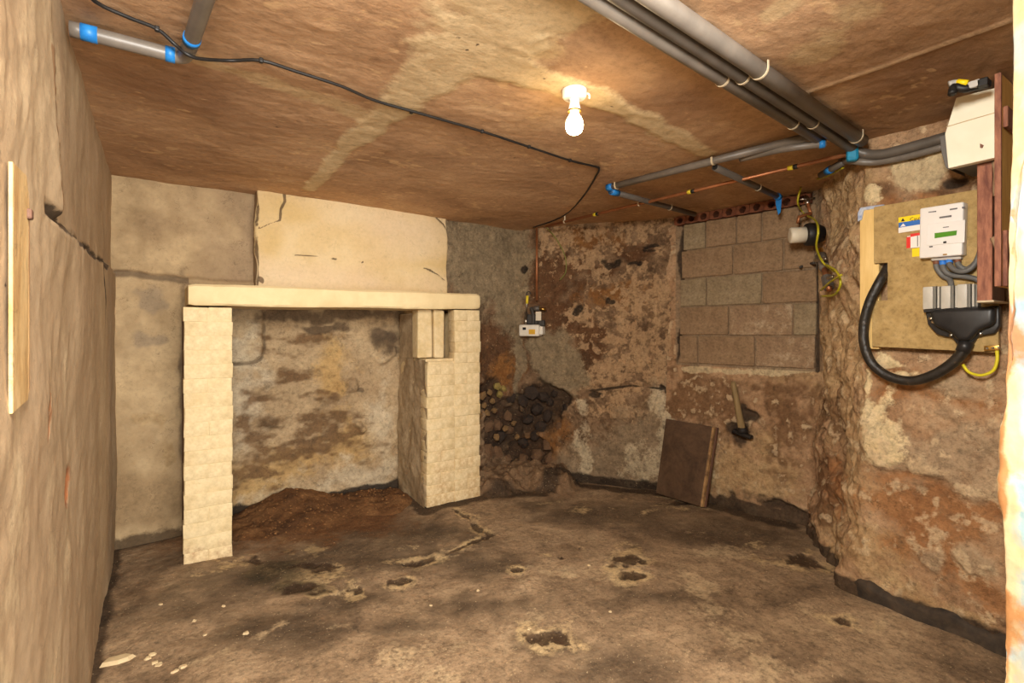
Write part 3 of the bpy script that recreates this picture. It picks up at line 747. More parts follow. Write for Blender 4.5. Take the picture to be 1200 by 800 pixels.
# dark bitumen skirting at the foot of the meter wall
M_bit = simple('bitumen_skirting', (38, 33, 28), (78, 64, 50), 14, 0.85, 0, 0.8)
def skirt_fn(u, v):
    n2 = fbm(u, v, 10, 4, 91)
    top = 0.085 + 0.025 * fbm(u, v * 0, 9, 4, 92)
    return 0.022 + 0.008 * n2 - 0.05 * sst(v, top - 0.03, top), {}
o = wall('baseboard_right', P_right, UE - 0.02, P_right.length, -0.02, 0.13, 0.01, skirt_fn, M_bit)

# ------------------------------------------------------------------ near doorway jamb with flaking pale paint
P_jamb = Path([(1.50, -0.60), (1.50, 0.316), (3.10, 0.316)], 0.02)
P_jamb.N = -P_jamb.N
def jamb_fn(u, v):
    n1 = fbm(u, v, 4, 5, 95); n2 = fbm(u, v, 12, 5, 96)
    tilt = 0.008 + 0.040 * sst(v, 0.9, 1.9)
    d = 0.006 * n1 + 0.004 * n2 + 0.012 * fbm(u * 0, v, 5, 4, 97) * np.exp(-((u - 0.916) / 0.05) ** 2)
    d = d - tilt * sst(u, 0.80, 0.93)
    flake = np.exp(-((u - 0.905) / 0.03) ** 2) * 0.9 - 0.45 + 0.8 * n2
    blue = 0.9 * n1 - 0.05 + 0.3 * (1 - np.abs(v - 1.3))
    rawp = np.exp(-((u - 0.910) / 0.014) ** 2) * 0.9 - 0.75 + 0.9 * fbm(u, v, 7, 4, 98)
    return d, {'f0': blue, 'f1': flake, 'f2': rawp}
M_jamb = layered('flaking_jamb_paint', [(164, 162, 152), (174, 173, 164), (180, 179, 171)], 3, [
    ('f0', (122, 158, 166), (148, 176, 178), 4, 1.2, 0.5, 0.85),
    ('f1', (184, 160, 112), (200, 182, 142), 12, 2.4, 0.7, 0.9),
    ('f2', (150, 90, 42), (176, 122, 68), 14, 2.6, 0.7, 0.85)],
    rough=0.7, speck=0.08, bump=(0.4, 0.008, 18))
nu = int(1.9 / 0.012); 
def build_jamb():
    us = np.concatenate([np.linspace(0, 0.85, 70), np.linspace(0.855, 1.0, 40), np.linspace(1.01, P_jamb.length, 60)])
    vs = np.linspace(-0.03, H + 0.03, 226)
    U, V = np.meshgrid(us, vs, indexing='ij'); U = U.ravel(); V = V.ravel()
    d, at = jamb_fn(U, V); x, y, nx, ny = P_jamb.at(U)
    me = grid_mesh('wall_front', np.stack([x + nx * d, y + ny * d, V], 1), len(us), len(vs), at, flip=True)
    o = mesh_obj('wall_front', me, M_jamb); o['kind'] = 'structure'
build_jamb()

# ================================================================== OBJECTS
# ------------------------------------------------------------------ fireplace: brick piers, mantel, heap
def painted(name, a, b, dirt, dirt_amt, z0, z1, thr=0.56):
    n = N(name)
    f = n.noise(9, 4, 0.65); g = n.noise(34, 4, 0.7)
    col = n.ramp(f, [(0.3, a), (0.65, b)])
    gm = n.new('ShaderNodeNewGeometry'); sp = n.new('ShaderNodeSeparateXYZ'); n.link(gm.outputs['Position'], sp.inputs[0])
    pos = gm.outputs['Position']
    nz = n.new('ShaderNodeTexNoise'); n.link(pos, nz.inputs['Vector']); nz.inputs['Scale'].default_value = 8; nz.inputs['Detail'].default_value = 8; nz.inputs['Roughness'].default_value = 0.7
    low = n.math('DIVIDE', n.math('SUBTRACT', z1, sp.outputs[2]), z1 - z0)          # splash-back dirt near the floor
    fac = n.math('MULTIPLY', n.math('ADD', n.math('MULTIPLY', n.math('SUBTRACT', nz.outputs[0], thr), 3.0), n.math('MULTIPLY', low, 0.9), clamp=True), dirt_amt)
    col = n.mix(fac, col, n.ramp(g, [(0.35, dirt), (0.65, b)]))
    col = n.mix(1.0, col, n.ramp(g, [(0.3, (0.88, 0.88, 0.88, 1)), (0.6, (1.03, 1.03, 1.03, 1))]), 'MULTIPLY')
    n.link(col, n.bsdf.inputs['Base Color']); n.bsdf.inputs['Roughness'].default_value = 0.8
    n.bsdf.inputs['Specular IOR Level'].default_value = 0.25
    nb = n.new('ShaderNodeTexNoise'); n.link(pos, nb.inputs['Vector']); nb.inputs['Scale'].default_value = 15; nb.inputs['Detail'].default_value = 7; nb.inputs['Roughness'].default_value = 0.62
    n.link(n.bump(nb.outputs[0], 0.55, 0.012), n.bsdf.inputs['Normal'])
    return n.m
M_pb = painted('cream_painted_brick', (206, 182, 136), (222, 202, 160), (150, 88, 54), 0.9, -0.12, 0.16)
M_pb2 = painted('cream_painted_brick_stained', (198, 172, 124), (217, 196, 155), (176, 128, 72), 0.85, -0.15, 0.40, 0.50)
M_brown = simple('raw_brown_brick', (84, 58, 40), (118, 88, 62), 14, 0.95, 0, 0.7)
M_plside = layered('pier_side_plaster', [(140, 118, 90), (166, 144, 112), (190, 168, 136)], 5, [], speck=0.25, bump=(0.8, 0.012, 18))
M_mantel = simple('cream_painted_stone', (214, 190, 142), (228, 206, 160), 7, 0.75, 0, 0.35)

rng = random.Random(11)
def brick_mesh(name, w, d, h, rng):
    bm = box_bm((0, 0, 0), (w, d, h), 0.0035, 2, jit=0.0022, rng=rng)
    return new_mesh(name, bm, True)
full = [brick_mesh('brick', 0.236, 0.11, 0.0800, rng) for _ in range(4)]
half = [brick_mesh('brick', 0.118, 0.11, 0.0800, rng) for _ in range(4)]

left_pier = thing('brick_pier', 'slender cream painted brick pier under the left end of the mantel', 'pier', (0.236, 3.60, 0))
part('pier_core', box_bm((0.236, 3.61, 0.72), (0.222, 0.44, 1.44), 0.004, 1), M_brown, left_pier, label='raw brown brickwork behind the painted face')
part('mortar', box_bm((0.236, 3.4005, 0.722), (0.232, 0.098, 1.44), 0.004, 1), M_pb, left_pier)
n_course = 18; ch = 1.445 / n_course
for k in range(n_course):
    z = ch * (k + 0.5); off = rng.uniform(-.004, .004)
    items = [(0.236, full)] if k % 3 else [(0.177, half), (0.295, half)]
    if k == n_course - 1: items = [(0.177, half), (0.295, half)]
    for (x, pool) in items:
        me = rng.choice(pool)
        o = mesh_obj('brick', me, M_pb, left_pier)
        o.location = (x + off - 0.236, 3.35 + 0.055 - 3.60 + rng.uniform(-.002, .002), z)
        o.rotation_euler = (0, math.pi * rng.randint(0, 1), rng.uniform(-.012, .012))
right_pier = thing('brick_pier', 'wide cream painted brick pier under the right end of the mantel', 'pier', (1.86, 3.70, 0))
RZ = 1.105                          # ledge height
def side_fn(u, v):
    return 0.012 * fbm(u, v, 4, 5, 101) + 0.004 * fbm(u, v, 14, 4, 102), {}
part('pier_core', box_bm((1.868, 3.625, RZ / 2 - 0.01), (0.440, 0.30, RZ - 0.02), 0.006, 1), M_pb2, right_pier, label='painted brickwork behind the front bricks')
part('pier_core', box_bm((1.77, 3.875, RZ / 2 - 0.01), (0.24, 0.25, RZ - 0.02), 0.006, 1), M_pb2, right_pier, label='painted brickwork behind the front bricks')
part('pier_core', box_bm((1.99, 3.63, 1.26), (0.18, 0.29, 0.39), 0.006, 1), M_pb2, right_pier, label='painted upper brickwork beside the niche')
part('niche_back', box_bm((1.765, 3.84, 1.27), (0.25, 0.32, 0.36), 0.006, 1), M_plside, right_pier, label='grey plaster behind the upright bricks')
ps = wall('plaster_side', Path([(1.640, 4.03), (1.632, 3.48)], 0.004), 0.0, 0.55, 0.0, RZ - 0.01, 0.012, side_fn, M_plside, None, None)
ps.data.transform(Matrix.Translation(-Vector(right_pier.location))); ps.parent = right_pier
ps['label'] = 'rough grey plastered inner side'
full2 = [brick_mesh('brick', 0.230, 0.11, 0.0812, rng) for _ in range(4)]
half2 = [brick_mesh('brick', 0.115, 0.11, 0.0812, rng) for _ in range(3)]
nc = 18; ch2 = 1.47 / nc
for k in range(nc):
    z = ch2 * (k + 0.5) + 0.004
    split = 1.872
    lay = []
    if z < RZ - 0.03: lay.append((1.752, full2) if k % 2 else None)
    if z < RZ - 0.03 and not k % 2: lay += [(1.694, half2), (1.810, half2)]
    lay += [(1.978, full2)] if k % 2 == 0 else [(1.922, half2), (2.036, half2)]
    for it in lay:
        if not it: continue
        x, pool = it
        if z > RZ - 0.03 and k % 2 == 0: x = 1.985
        o = mesh_obj('brick', rng.choice(pool), M_pb2, right_pier)
        o.location = (x - 1.86 + rng.uniform(-.004, .004), 3.47 + 0.055 - 3.70 + rng.uniform(-.003, .003), z)
        o.rotation_euler = (0, math.pi * rng.randint(0, 1), rng.uniform(-.014, .014))
for (x, w, y) in ((1.655, 0.115, 3.60), (1.765, 0.085, 3.58)):
    part('upright_brick', box_bm((x, y, RZ + 0.185), (w, 0.11, 0.365), 0.010, 2, jit=0.004, rng=rng), M_pb2, right_pier)
part('ledge', box_bm((1.752, 3.60, RZ - 0.012), (0.236, 0.22, 0.022), 0.006, 2), M_pb2, right_pier)

# mantel shelf: a long, slightly sagging painted beam
bm = bmesh.new()
nx_ = 60; prof = []
cs = [(3.335, 1.452), (3.325, 1.465), (3.322, 1.51), (3.325, 1.562), (3.338, 1.574), (3.80, 1.580), (3.80, 1.452)]
rings = []
for i in range(nx_ + 1):
    x = 0.138 + (2.085 - 0.138) * i / nx_; t = i / nx_
    w = [0.004 * math.sin(x * 7.1 + j) + rng.uniform(-.0018, .0018) for j in range(len(cs))]
    fr = 0.125 * t                      # the front edge runs back towards the right pier
    e = 0.010 if i in (0, nx_) else 0.0
    rings.append([bm.verts.new((x, min(cs[j][0] + fr, 3.79) + (e if j < 5 else 0) + w[j] * 0.5, cs[j][1] + 0.030 * t + w[j] * 0.6 + (e if j < 2 or j == 6 else -e) * 0.7)) for j in range(len(cs))])
for A, B in zip(rings[:-1], rings[1:]):
    for j in range(len(cs)):
        bm.faces.new((A[j], A[(j + 1) % len(cs)], B[(j + 1) % len(cs)], B[j]))
bm.faces.new(rings[0][::-1]); bm.faces.new(rings[-1])
bmesh.ops.recalc_face_normals(bm, faces=bm.faces)
mantel = single('mantel_shelf', bm, M_mantel, 'long cream painted mantel beam resting on the two brick piers', 'mantel')
auto_smooth(mantel, 35)

# earth and soot heaped on the hearth
M_heap = layered('brown_hearth_dirt', [(66, 44, 27), (98, 66, 38), (124, 88, 54)], 5, [], rough=0.95, speck=0.3, bump=(0.6, 0.010, 60), specks=(80, 0.66, (160, 116, 70), 0.8))
def heap():
    X, Y = np.meshgrid(np.linspace(0.36, 1.63, 128), np.linspace(3.42, 4.035, 66), indexing='ij'); X = X.ravel(); Y = Y.ravel()
    m = ell(X, Y, [(0.82, 3.95, 0.48, 0.42), (1.35, 3.86, 0.36, 0.30), (0.55, 3.80, 0.3, 0.3)])
    z = 0.10 * np.exp(-(((X - 0.80) / 0.28) ** 2 + ((Y - 4.02) / 0.26) ** 2)) + 0.04 * sst(m, -0.1, 0.6) * (1 + 0.5 * fbm(X, Y, 8, 4, 111)) + 0.007 * fbm(X, Y, 22, 4, 112) * sst(m, -.1, .3) - 0.035 * (1 - sst(m, -0.25, 0.1))
    me = grid_mesh('dirt_heap', np.stack([X - 0.95, Y - 3.75, z], 1), 128, 66, {})
    o = mesh_obj('dirt_heap', me, M_heap); o.location = (0.95, 3.75, 0)
    o['label'] = 'low heap of rust brown dirt on the hearth between the piers'; o['category'] = 'dirt'; o['kind'] = 'stuff'
    # coarse grit lying on it
    r2 = random.Random(3); bm = bmesh.new()
    for k in range(240):
        a, b = r2.uniform(0.5, 1.58), r2.uniform(3.55, 4.0)
        i = int((a - 0.36) / 1.27 * 127); j = int((b - 3.42) / 0.65 * 65); zz = float(z[i * 66 + j])
        if zz < 0.004: continue
        s = r2.uniform(.004, .011)
        bmesh.ops.create_icosphere(bm, subdivisions=1, radius=s, matrix=Matrix.Translation((a - 0.95, b - 3.75, zz + s * 0.3)) @ Matrix.Diagonal((1, r2.uniform(.6, 1.3), r2.uniform(.5, 1), 1)))
    g = mesh_obj('grit', new_mesh('grit', bm), M_grit, o); g['kind'] = 'stuff'
M_grit = simple('hearth_grit', (70, 46, 26), (150, 106, 62), 30, 0.95)
heap()

# ------------------------------------------------------------------ broken stones in the sooty hole beside the fireplace
M_soot = simple('soot_black_stone', (30, 25, 21), (70, 54, 42), 16, 0.85, 0, 0.8)
M_rub = simple('brown_rubble_stone', (84, 60, 42), (124, 94, 66), 14, 0.95, 0, 0.8)
M_rubt = simple('tan_rubble_stone', (104, 78, 48), (142, 110, 70), 14, 0.95, 0, 0.7)
M_ruby = simple('yellow_crusted_stone', (118, 98, 46), (168, 148, 84), 18, 0.95, 0, 0.8)
rng = random.Random(23)
pool = [stone_mesh('stone', rng, 1, 0.22) for _ in range(6)]
pools = {}
for nm, m in (('s', M_soot), ('b', M_rub), ('t', M_rubt), ('y', M_ruby)):
    pools[nm] = []
    for p in pool:
        q = p.copy(); q.materials.append(m); pools[nm].append(q)
def stone(u, v, s, kind, off=0.0):
    x, y, nx, ny = P_back.at(u)
    o = mesh_obj('stone', rng.choice(pools[kind]), None, wall_back_right)
    o.location = (x + nx * off, y + ny * off, v)
    o.scale = (s * rng.uniform(.85, 1.25), s * rng.uniform(.8, 1.2), s * rng.uniform(.75, 1.05))
    o.rotation_euler = [rng.uniform(0, 6.28) for _ in range(3)]
for (u, v) in [(0.413, 0.755), (0.492, 0.772), (0.431, 0.665), (0.519, 0.695), (0.387, 0.587), (0.466, 0.595), (0.536, 0.611)]:
    stone(u, v, 0.034, 't', 0.0)
for (u, v) in [(0.572, 0.819), (0.599, 0.749), (0.636, 0.800)]:
    stone(u, v, 0.040, 'y', -0.01)
for (u, v, s) in [(*(0.911, 0.760), .07), (*(1.023, 0.719), .06), (*(0.830, 0.679), .06), (*(0.959, 0.609), .065), (*(1.078, 0.676), .045), (*(1.054, 0.554), .05), (*(0.879, 0.513), .06), (*(0.728, 0.709), .055), (*(0.991, 0.459), .06), (*(0.636, 0.366), .055), (*(0.830, 0.295), .05), (*(1.117, 0.753), .04), (*(0.935, 0.364), .05), (*(1.240, 0.639), .04)]:
    stone(u, v, s, 's', -0.03)
for (u, v, s) in [(*(0.599, 0.476), .06), (*(0.710, 0.542), .05), (*(0.501, 0.472), .06), (*(0.728, 0.409), .05), (*(0.590, 0.235), .07), (*(0.830, 0.156), .06), (*(0.474, 0.251), .07), (*(0.691, 0.145), .06), (*(1.054, 0.312), .06), (*(0.959, 0.190), .06), (*(1.093, 0.164), .07), (*(1.171, 0.470), .05)]:
    stone(u, v, s, 'b', -0.045)
for (u, v, s) in [(*(0.654, 0.440), .035), (*(0.747, 0.476), .03), (*(0.563, 0.375), .03), (*(0.782, 0.353), .035)]:
    stone(u, v, s, 't', 0.0)

# ------------------------------------------------------------------ ceiling light
M_wp = simple('white_fitting_plastic', (236, 230, 220), (244, 240, 232), 5, 0.4)
M_brass = simple('brass', (180, 140, 70), (200, 160, 90), 12, 0.35, 1.0)
n = N('lit_bulb'); n.bsdf.inputs['Base Color'].default_value = (1, .95, .85, 1)
n.bsdf.inputs['Emission Color'].default_value = (1.0, 0.72, 0.36, 1); n.bsdf.inputs['Emission Strength'].default_value = 30.0
M_bulb = n.m
lx, ly = (1.307, 1.471, 2.215)[:2]
light = thing('ceiling_light', 'lit bare bulb in a white batten holder on the ceiling', 'light', (lx, ly, H))
T = Matrix.Translation((lx, ly, H))
part('ceiling_rose', lathe_bm([(0.046, 0.012), (0.047, -0.012), (0.046, -0.030), (0.042, -0.036), (0.020, -0.040), (0.018, -0.04)], 28, T), M_wp, light, True)
part('lampholder', lathe_bm([(0.019, -0.036), (0.018, -0.055), (0.022, -0.072), (0.024, -0.082), (0.024, -0.086), (0.020, -0.086)], 24, T), M_wp, light, True)
part('holder_ring', lathe_bm([(0.021, -0.083), (0.0255, -0.083), (0.0255, -0.089), (0.020, -0.089)], 24, T), M_brass, light)
part('bulb', lathe_bm([(0.014, -0.084), (0.016, -0.095), (0.024, -0.108), (0.031, -0.122), (0.034, -0.138), (0.033, -0.152), (0.028, -0.164), (0.018, -0.172), (0.004, -0.175)], 28, T), M_bulb, light, True)
M_dk = simple('dark_screw', (60, 46, 36), (80, 62, 48), 30, 0.6)
part('earth_tail', tube_bm([(lx + .045, ly - .01, H - .006), (lx + .062, ly - .015, H - .012), (lx + .058, ly - .02, H - .028)], .004, 6, 3), M_wp, light)

# ------------------------------------------------------------------ black ceiling cable
M_black = simple('black_cable_sheath', (22, 20, 19), (36, 32, 29), 20, 0.5)
cable_pts = [(-0.190, 1.735, 2.229), (-0.143, 1.836, 2.229), (-0.072, 1.868, 2.227), (-0.002, 1.893, 2.228), (0.044, 1.913, 2.205), (0.077, 1.903, 2.179), (0.115, 1.922, 2.185), (0.202, 1.966, 2.225), (0.288, 1.913, 2.228), (0.396, 1.922, 2.228), (0.565, 1.940, 2.227), (0.713, 1.987, 2.228), (0.939, 1.995, 2.227), (1.226, 2.014, 2.228), (1.519, 2.047, 2.227), (1.823, 2.087, 2.228), (2.003, 2.085, 2.228), (2.052, 2.102, 2.227), (2.138, 2.218, 2.227), (2.357, 2.551, 2.227), (2.583, 2.958, 2.227), (2.692, 3.273, 2.225), (2.714, 3.594, 2.225)]
cable = thing('ceiling_cable', 'thin black cable clipped across the ceiling into the far corner', 'cable', cable_pts[0])
part('sheath', tube_bm(cable_pts, 0.0058, 8, 4), M_black, cable, True)
for p in ((-0.002, 1.893, 2.228), (0.288, 1.913, 2.228), (0.873, 2.002, 2.228), (1.226, 2.014, 2.228), (1.520, 2.049, 2.228), (1.823, 2.087, 2.228)):
    part('cable_clip', box_bm(p, (0.014, 0.018, 0.016), 0.004, 2), M_black, cable)

# ------------------------------------------------------------------ grey conduits with blue tape
M_pipe = simple('grey_plastic_conduit', (98, 90, 82), (120, 111, 101), 7, 0.42, 0, 0.05, spec=0.5)
M_piped = simple('dark_grey_conduit', (80, 73, 66), (98, 90, 82), 7, 0.45, 0, 0.05, spec=0.5)
M_tape = simple('blue_tape', (26, 104, 176), (40, 130, 200), 30, 0.45)
M_tape2 = simple('teal_tape', (20, 112, 150), (36, 140, 176), 30, 0.45)
M_clip = simple('pale_pipe_clip', (188, 170, 140), (206, 190, 160), 20, 0.6)
def band(name, p, q, r, m, parent, w=None):
    """short sleeve round a pipe from p to q"""
    return part(name, tube_bm([p, q], r, 16), m, parent, True)
def along(a, b, t): return tuple(Vector(a).lerp(Vector(b), t))
def saddle(p, d, r, parent):
    """pipe clip: open hoop standing from the ceiling round a pipe of radius r, pipe direction d"""
    d = Vector(d).normalized(); side = d.cross(Vector((0, 0, 1))).normalized(); p = Vector(p)
    pts = [p + side * (r + .001) + Vector((0, 0, r * .8))]
    for k in range(9):
        a = math.pi * k / 8
        pts.append(p + side * math.cos(a) * (r + .001) - Vector((0, 0, math.sin(a) * (r + .001))))
    pts.append(p - side * (r + .001) + Vector((0, 0, r * .8)))
    bm = bmesh.new()
    R = [[bm.verts.new(q + d * s * .005 + (q - p).normalized() * o2) for s, o2 in ((-1, 0), (1, 0), (1, .0025), (-1, .0025))] for q in pts]
    for A, B in zip(R[:-1], R[1:]):
        for j in range(4): bm.faces.new((A[j], A[(j + 1) % 4], B[(j + 1) % 4], B[j]))
    bm.faces.new(R[0][::-1]); bm.faces.new(R[-1])
    bmesh.ops.recalc_face_normals(bm, faces=bm.faces)
    return part('pipe_clip', bm, M_clip, parent)

# elbow pipe at the left
pl = thing('conduit_elbow', 'grey conduit turning a corner with blue tape near the left wall', 'pipe', (0.06, 1.99, H - 0.03))
e0 = (-0.215, 1.990, 2.205)
pe = [e0, (-0.05, 1.991, 2.205), (0.035, 1.992, 2.205), (0.062, 1.985, 2.205), (0.074, 1.962, 2.205), (0.082, 1.90, 2.205), (0.104, 1.611, 2.205), (0.15, 1.0, 2.205)]
part('conduit', tube_bm(pe, 0.0225, 18, 6), M_pipe, pl, True)
band('tape_band', (-0.190, 1.990, 2.205), (-0.150, 1.990, 2.205), 0.0245, M_tape, pl)
band('tape_band', (0.020, 1.992, 2.205), (0.046, 1.991, 2.205), 0.0245, M_tape, pl)
band('tape_band', (0.0845, 1.865, 2.205), (0.0865, 1.835, 2.205), 0.0245, M_tape, pl)

# three parallel runs
runs = [((0.30, 0.945, 2.203), (2.565, 1.154, 2.205), .0235, 'lowest', M_pipe), ((0.30, 0.898, 2.203), (2.641, 1.102, 2.205), .0235, 'middle', M_piped), ((0.30, 0.846, 2.199), (2.723, 1.044, 2.205), .028, 'thick', M_pipe)]
lab = {'lowest': 'long grey conduit nearest the bulb of the three side by side on the ceiling',
       'middle': 'grey conduit in the middle of the three on the ceiling, curving along the meter wall',
       'thick': 'thickest grey conduit of the three on the ceiling, furthest from the bulb'}
for (a, b, r, nm, m) in runs:
    t = thing('ceiling_conduit', lab[nm], 'pipe', a, 'three conduits side by side')
    if nm == 'middle':
        pts = [a, along(a, b, .5), along(a, b, .93), (2.733, 1.099, 2.195), (2.788, 1.062, 2.163), (2.795, 0.994, 2.141), (2.791, 0.893, 2.138), (2.785, 0.750, 2.143)]
        part('conduit', tube_bm(pts, r, 18, 6), m, t, True)
        part('tape_wrap', box_bm((2.760, 1.099, 2.167), (.05, .05, .075), .014, 2, Matrix.Rotation(.5, 3, 'Z')), M_tape2, t, label='teal tape wrap')
    else:
        part('conduit', tube_bm([a, along(a, b, .5), b], r, 18), m, t, True)
    d = Vector(b) - Vector(a)
    for f in ((.595, .86) if nm != 'thick' else (.575, .965)):
        saddle(along(a, b, f), d, r, t)

t = thing('wall_conduit', 'thin grey conduit under the curved one along the top of the meter wall', 'pipe', (2.817, 1.156, 2.157))
part('conduit', tube_bm([(2.946, 1.225, 2.204), (2.800, 1.100, 2.138), (2.812, 1.024, 2.116), (2.807, 0.904, 2.106), (2.800, 0.754, 2.110)], 0.016, 14, 5), M_pipe, t, True)

# runs across the ceiling behind the bulb
def pipe_thing(name, label, pts, r, m, tapes=(), clips=(), smooth=0, group=None):
    t = thing(name, label, 'pipe', pts[0], group)
    part('conduit', tube_bm(pts, r, 16, smooth), m, t, True)
    for (p, q, tm) in tapes: band('tape_band', p, q, r + .003, tm, t)
    for (p, d) in clips: saddle(p, d, r, t)
    return t
a, b = (2.322, 2.302, 2.210), (2.477, 1.166, 2.210)
pipe_thing('cross_conduit', 'straight grey conduit running back from the three conduits, blue taped far end', [a, b], 0.020, M_pipe,
           [(a, along(a, b, .035), M_tape)], [(along(a, b, .06), Vector(b) - Vector(a)), (along(a, b, .60), Vector(b) - Vector(a))])
c = [(2.489, 1.511, 2.205), (2.470, 1.334, 2.190), (2.484, 1.220, 2.180), (2.547, 1.124, 2.180)]
pipe_thing('conduit_offcut', 'short bowed grey conduit with blue taped open end beside the straight one', c, 0.017, M_pipe, [((2.532, 1.147, 2.180), (2.543, 1.126, 2.180), M_tape)], (), 6)
a, b = (2.448, 1.632, 2.185), (3.337, 1.758, 2.185)
pipe_thing('open_conduit', 'dark grey open ended conduit reaching the blocks, hanging blue tape at its end', [a, b], 0.019, M_piped, [(along(a, b, .95), b, M_tape)], [(along(a, b, .62), Vector(b) - Vector(a))])
tt = [o for o in bpy.data.objects if o.name == 'open_conduit'][0]
bm = bmesh.new()
p0 = Vector((3.337, 1.758, 2.185))
prism_bm_ = prism_bm([p0 + Vector((0, -.02, .0)), p0 + Vector((0, .022, .0)), p0 + Vector((0, .020, -.05)), p0 + Vector((0, .004, -.115)), p0 + Vector((0, -.012, -.10)), p0 + Vector((0, -.016, -.05))], (-0.006, 0, 0), 0.002, 1)
part('tape_tail', prism_bm_, M_tape, tt); bm.free()
bore_shade = tube_bm([(2.448, 1.632, 2.185), along((2.448, 1.632, 2.185), (3.337, 1.758, 2.185), -.004)], 0.013, 14)  # solid dark plug, coloured as the shade inside the open end
M_bore = simple('pipe_bore_shade', (20, 18, 16), (28, 25, 22), 9, 0.9)
part('bore_shade', bore_shade, M_bore, tt)
a, b = (2.330, 2.281, 2.185), (3.304, 2.374, 2.185)
pipe_thing('dark_conduit', 'dark grey conduit lying from the blue taped corner towards the top of the blocks', [a, b], 0.018, M_piped, [(a, along(a, b, .07), M_tape)], [(along(a, b, .66), Vector(b) - Vector(a))])
a, b = (3.021, 1.359, 2.175), (2.885, 1.192, 2.175)
pipe_thing('conduit_stub', 'short grey pipe stub with blue tape above the earth wires', [a, b], 0.018, M_piped, [(along(a, b, .3), along(a, b, .5), M_tape)])

# copper gas pipe
M_cu = simple('tarnished_copper', (140, 86, 54), (182, 120, 78), 9, 0.42, 0.55)
M_yel = simple('yellow_gas_tape', (206, 180, 30), (226, 204, 60), 20, 0.5)
a, b = (2.647, 3.329, 2.180), (2.789, 1.137, 2.180)
cp = thing('copper_pipe', 'long copper gas pipe under the ceiling with yellow and black bands', 'pipe', a)
pts = [along(a, b, 0), along(a, b, .5), b]
part('pipe', tube_bm(pts, 0.0105, 12), M_cu, cp, True)
dcp = Vector(b) - Vector(a)
for f in (.24, .60, .875):
    band('yellow_band', along(a, b, f), along(a, b, f + .012), .013, M_yel, cp)
    band('black_band', along(a, b, f + .012), along(a, b, f + .022), .013, M_black, cp)
for px in (.10, .43):
    c = Vector(along(a, b, px)); saddle(c, dcp, .011, cp)
    part('clip_stem', tube_bm([c + Vector((0, 0, .012)), c + Vector((0, 0, .055))], .006, 8), M_clip, cp)

# drop to the gas meter
g0 = Vector((2.748, 3.589, 2.183)); g1 = Vector((2.748, 3.589, 1.581))
gd = thing('copper_pipe', 'upright copper pipe dropping down the wall to the gas meter', 'pipe', tuple(g1))
part('pipe', tube_bm([g0 + Vector((0, 0, .04)), g1], 0.0105, 12), M_cu, gd, True)
# green and yellow earth wire looping down beside it
M_gy = simple('green_earth_wire', (104, 110, 48), (140, 136, 64), 18, 0.5)
single('earth_wire', tube_bm([(2.811, 3.536, 2.226), (2.865, 3.460, 2.115), (2.909, 3.397, 1.962), (2.913, 3.391, 1.829), (2.889, 3.443, 1.757)], 0.0045, 8, 5), M_gy, 'dull green earth wire looping down the wall right of the copper pipe', 'wire', True)

# ------------------------------------------------------------------ gas meter in the corner
tB = Vector((3.44 - 2.66, 2.70 - 3.80, 0)).normalized(); nB = Vector((tB.y, -tB.x, 0))
RB = Matrix((( -nB.x, tB.x, 0), (-nB.y, tB.y, 0), (0, 0, 1))).transposed()
RB = Matrix([[tB.x, -nB.x, 0], [tB.y, -nB.y, 0], [0, 0, 1]])      # local x along the wall, local -y into the room
M_gw = simple('white_meter_case', (206, 198, 182), (220, 212, 196), 10, 0.5)
M_gd = simple('dark_meter_bracket', (50, 46, 42), (72, 66, 60), 14, 0.6)
M_chr = simple('dull_chrome', (168, 160, 148), (190, 182, 168), 12, 0.3, 1.0)
M_lab = simple('amber_label', (196, 146, 30), (214, 168, 50), 30, 0.5)
M_card = simple('pale_card', (206, 192, 168), (216, 204, 182), 14, 0.8)
M_scr = simple('black_screen', (26, 28, 32), (34, 36, 40), 10, 0.25)
gc = Vector((2.680, 3.599, 1.317))
gm = thing('gas_meter', 'small white gas meter with amber label on the corner wall', 'meter', tuple(gc - Vector((0, 0, .05))))
def lb(c, s, bev=.004, seg=2): return box_bm(c, s, bev, seg, RB)
def lp(dx, dy, dz): return gc + tB * dx + nB * dy + Vector((0, 0, dz))
gcase = auto_smooth(part('case', lb(lp(0, -.02, 0), (.185, .11, .102), .014, 3), M_gw, gm))
part('back_case', lb(lp(.095, -.03, .0), (.05, .085, .075), .010, 2), M_gw, gm)
part('label', lb(lp(.030, .036, -.012), (.058, .004, .042), .001, 1), M_lab, gcase)
part('screen', lb(lp(-.040, .036, .016), (.030, .004, .022), .001, 1), M_scr, gcase)
part('inlet', tube_bm([lp(-.045, -.02, .04), lp(-.045, -.02, .12)], .012, 12), M_chr, gm, True)
part('union', tube_bm([lp(-.045, -.02, .11), lp(-.045, -.02, .165)], .018, 6), M_chr, gm)
part('bracket', lb(lp(.0, -.05, .10), (.13, .03, .09), .006, 1), M_gd, gm)
part('hose', tube_bm([lp(.02, -.02, .04), lp(.03, -.01, .11), lp(.015, -.02, .17), lp(.0, -.03, .20)], .014, 10, 5), M_gd, gm, True)
v = part('valve', tube_bm([lp(.02, -.04, .19), lp(.075, -.04, .195)], .022, 12), M_piped, gm, True)
part('brass_outlet', tube_bm([lp(.075, -.04, .19), lp(.13, -.045, .185)], .014, 10), M_brass, gm, True)
tcard = single('meter_tag', lb(lp(.078, .0, .125), (.050, .003, .078), .0008, 1), M_card, 'pale blank card tag hanging above the gas meter', 'tag')
part('regulator', lb(lp(.10, -.03, .065), (.055, .05, .05), .008, 2), M_gd, gm)
lever = part('lever', tube_bm([lp(-.040, 0, .14), lp(-.028, .004, .22), lp(-.022, .004, .31)], .006, 8), M_chr, gm, True)
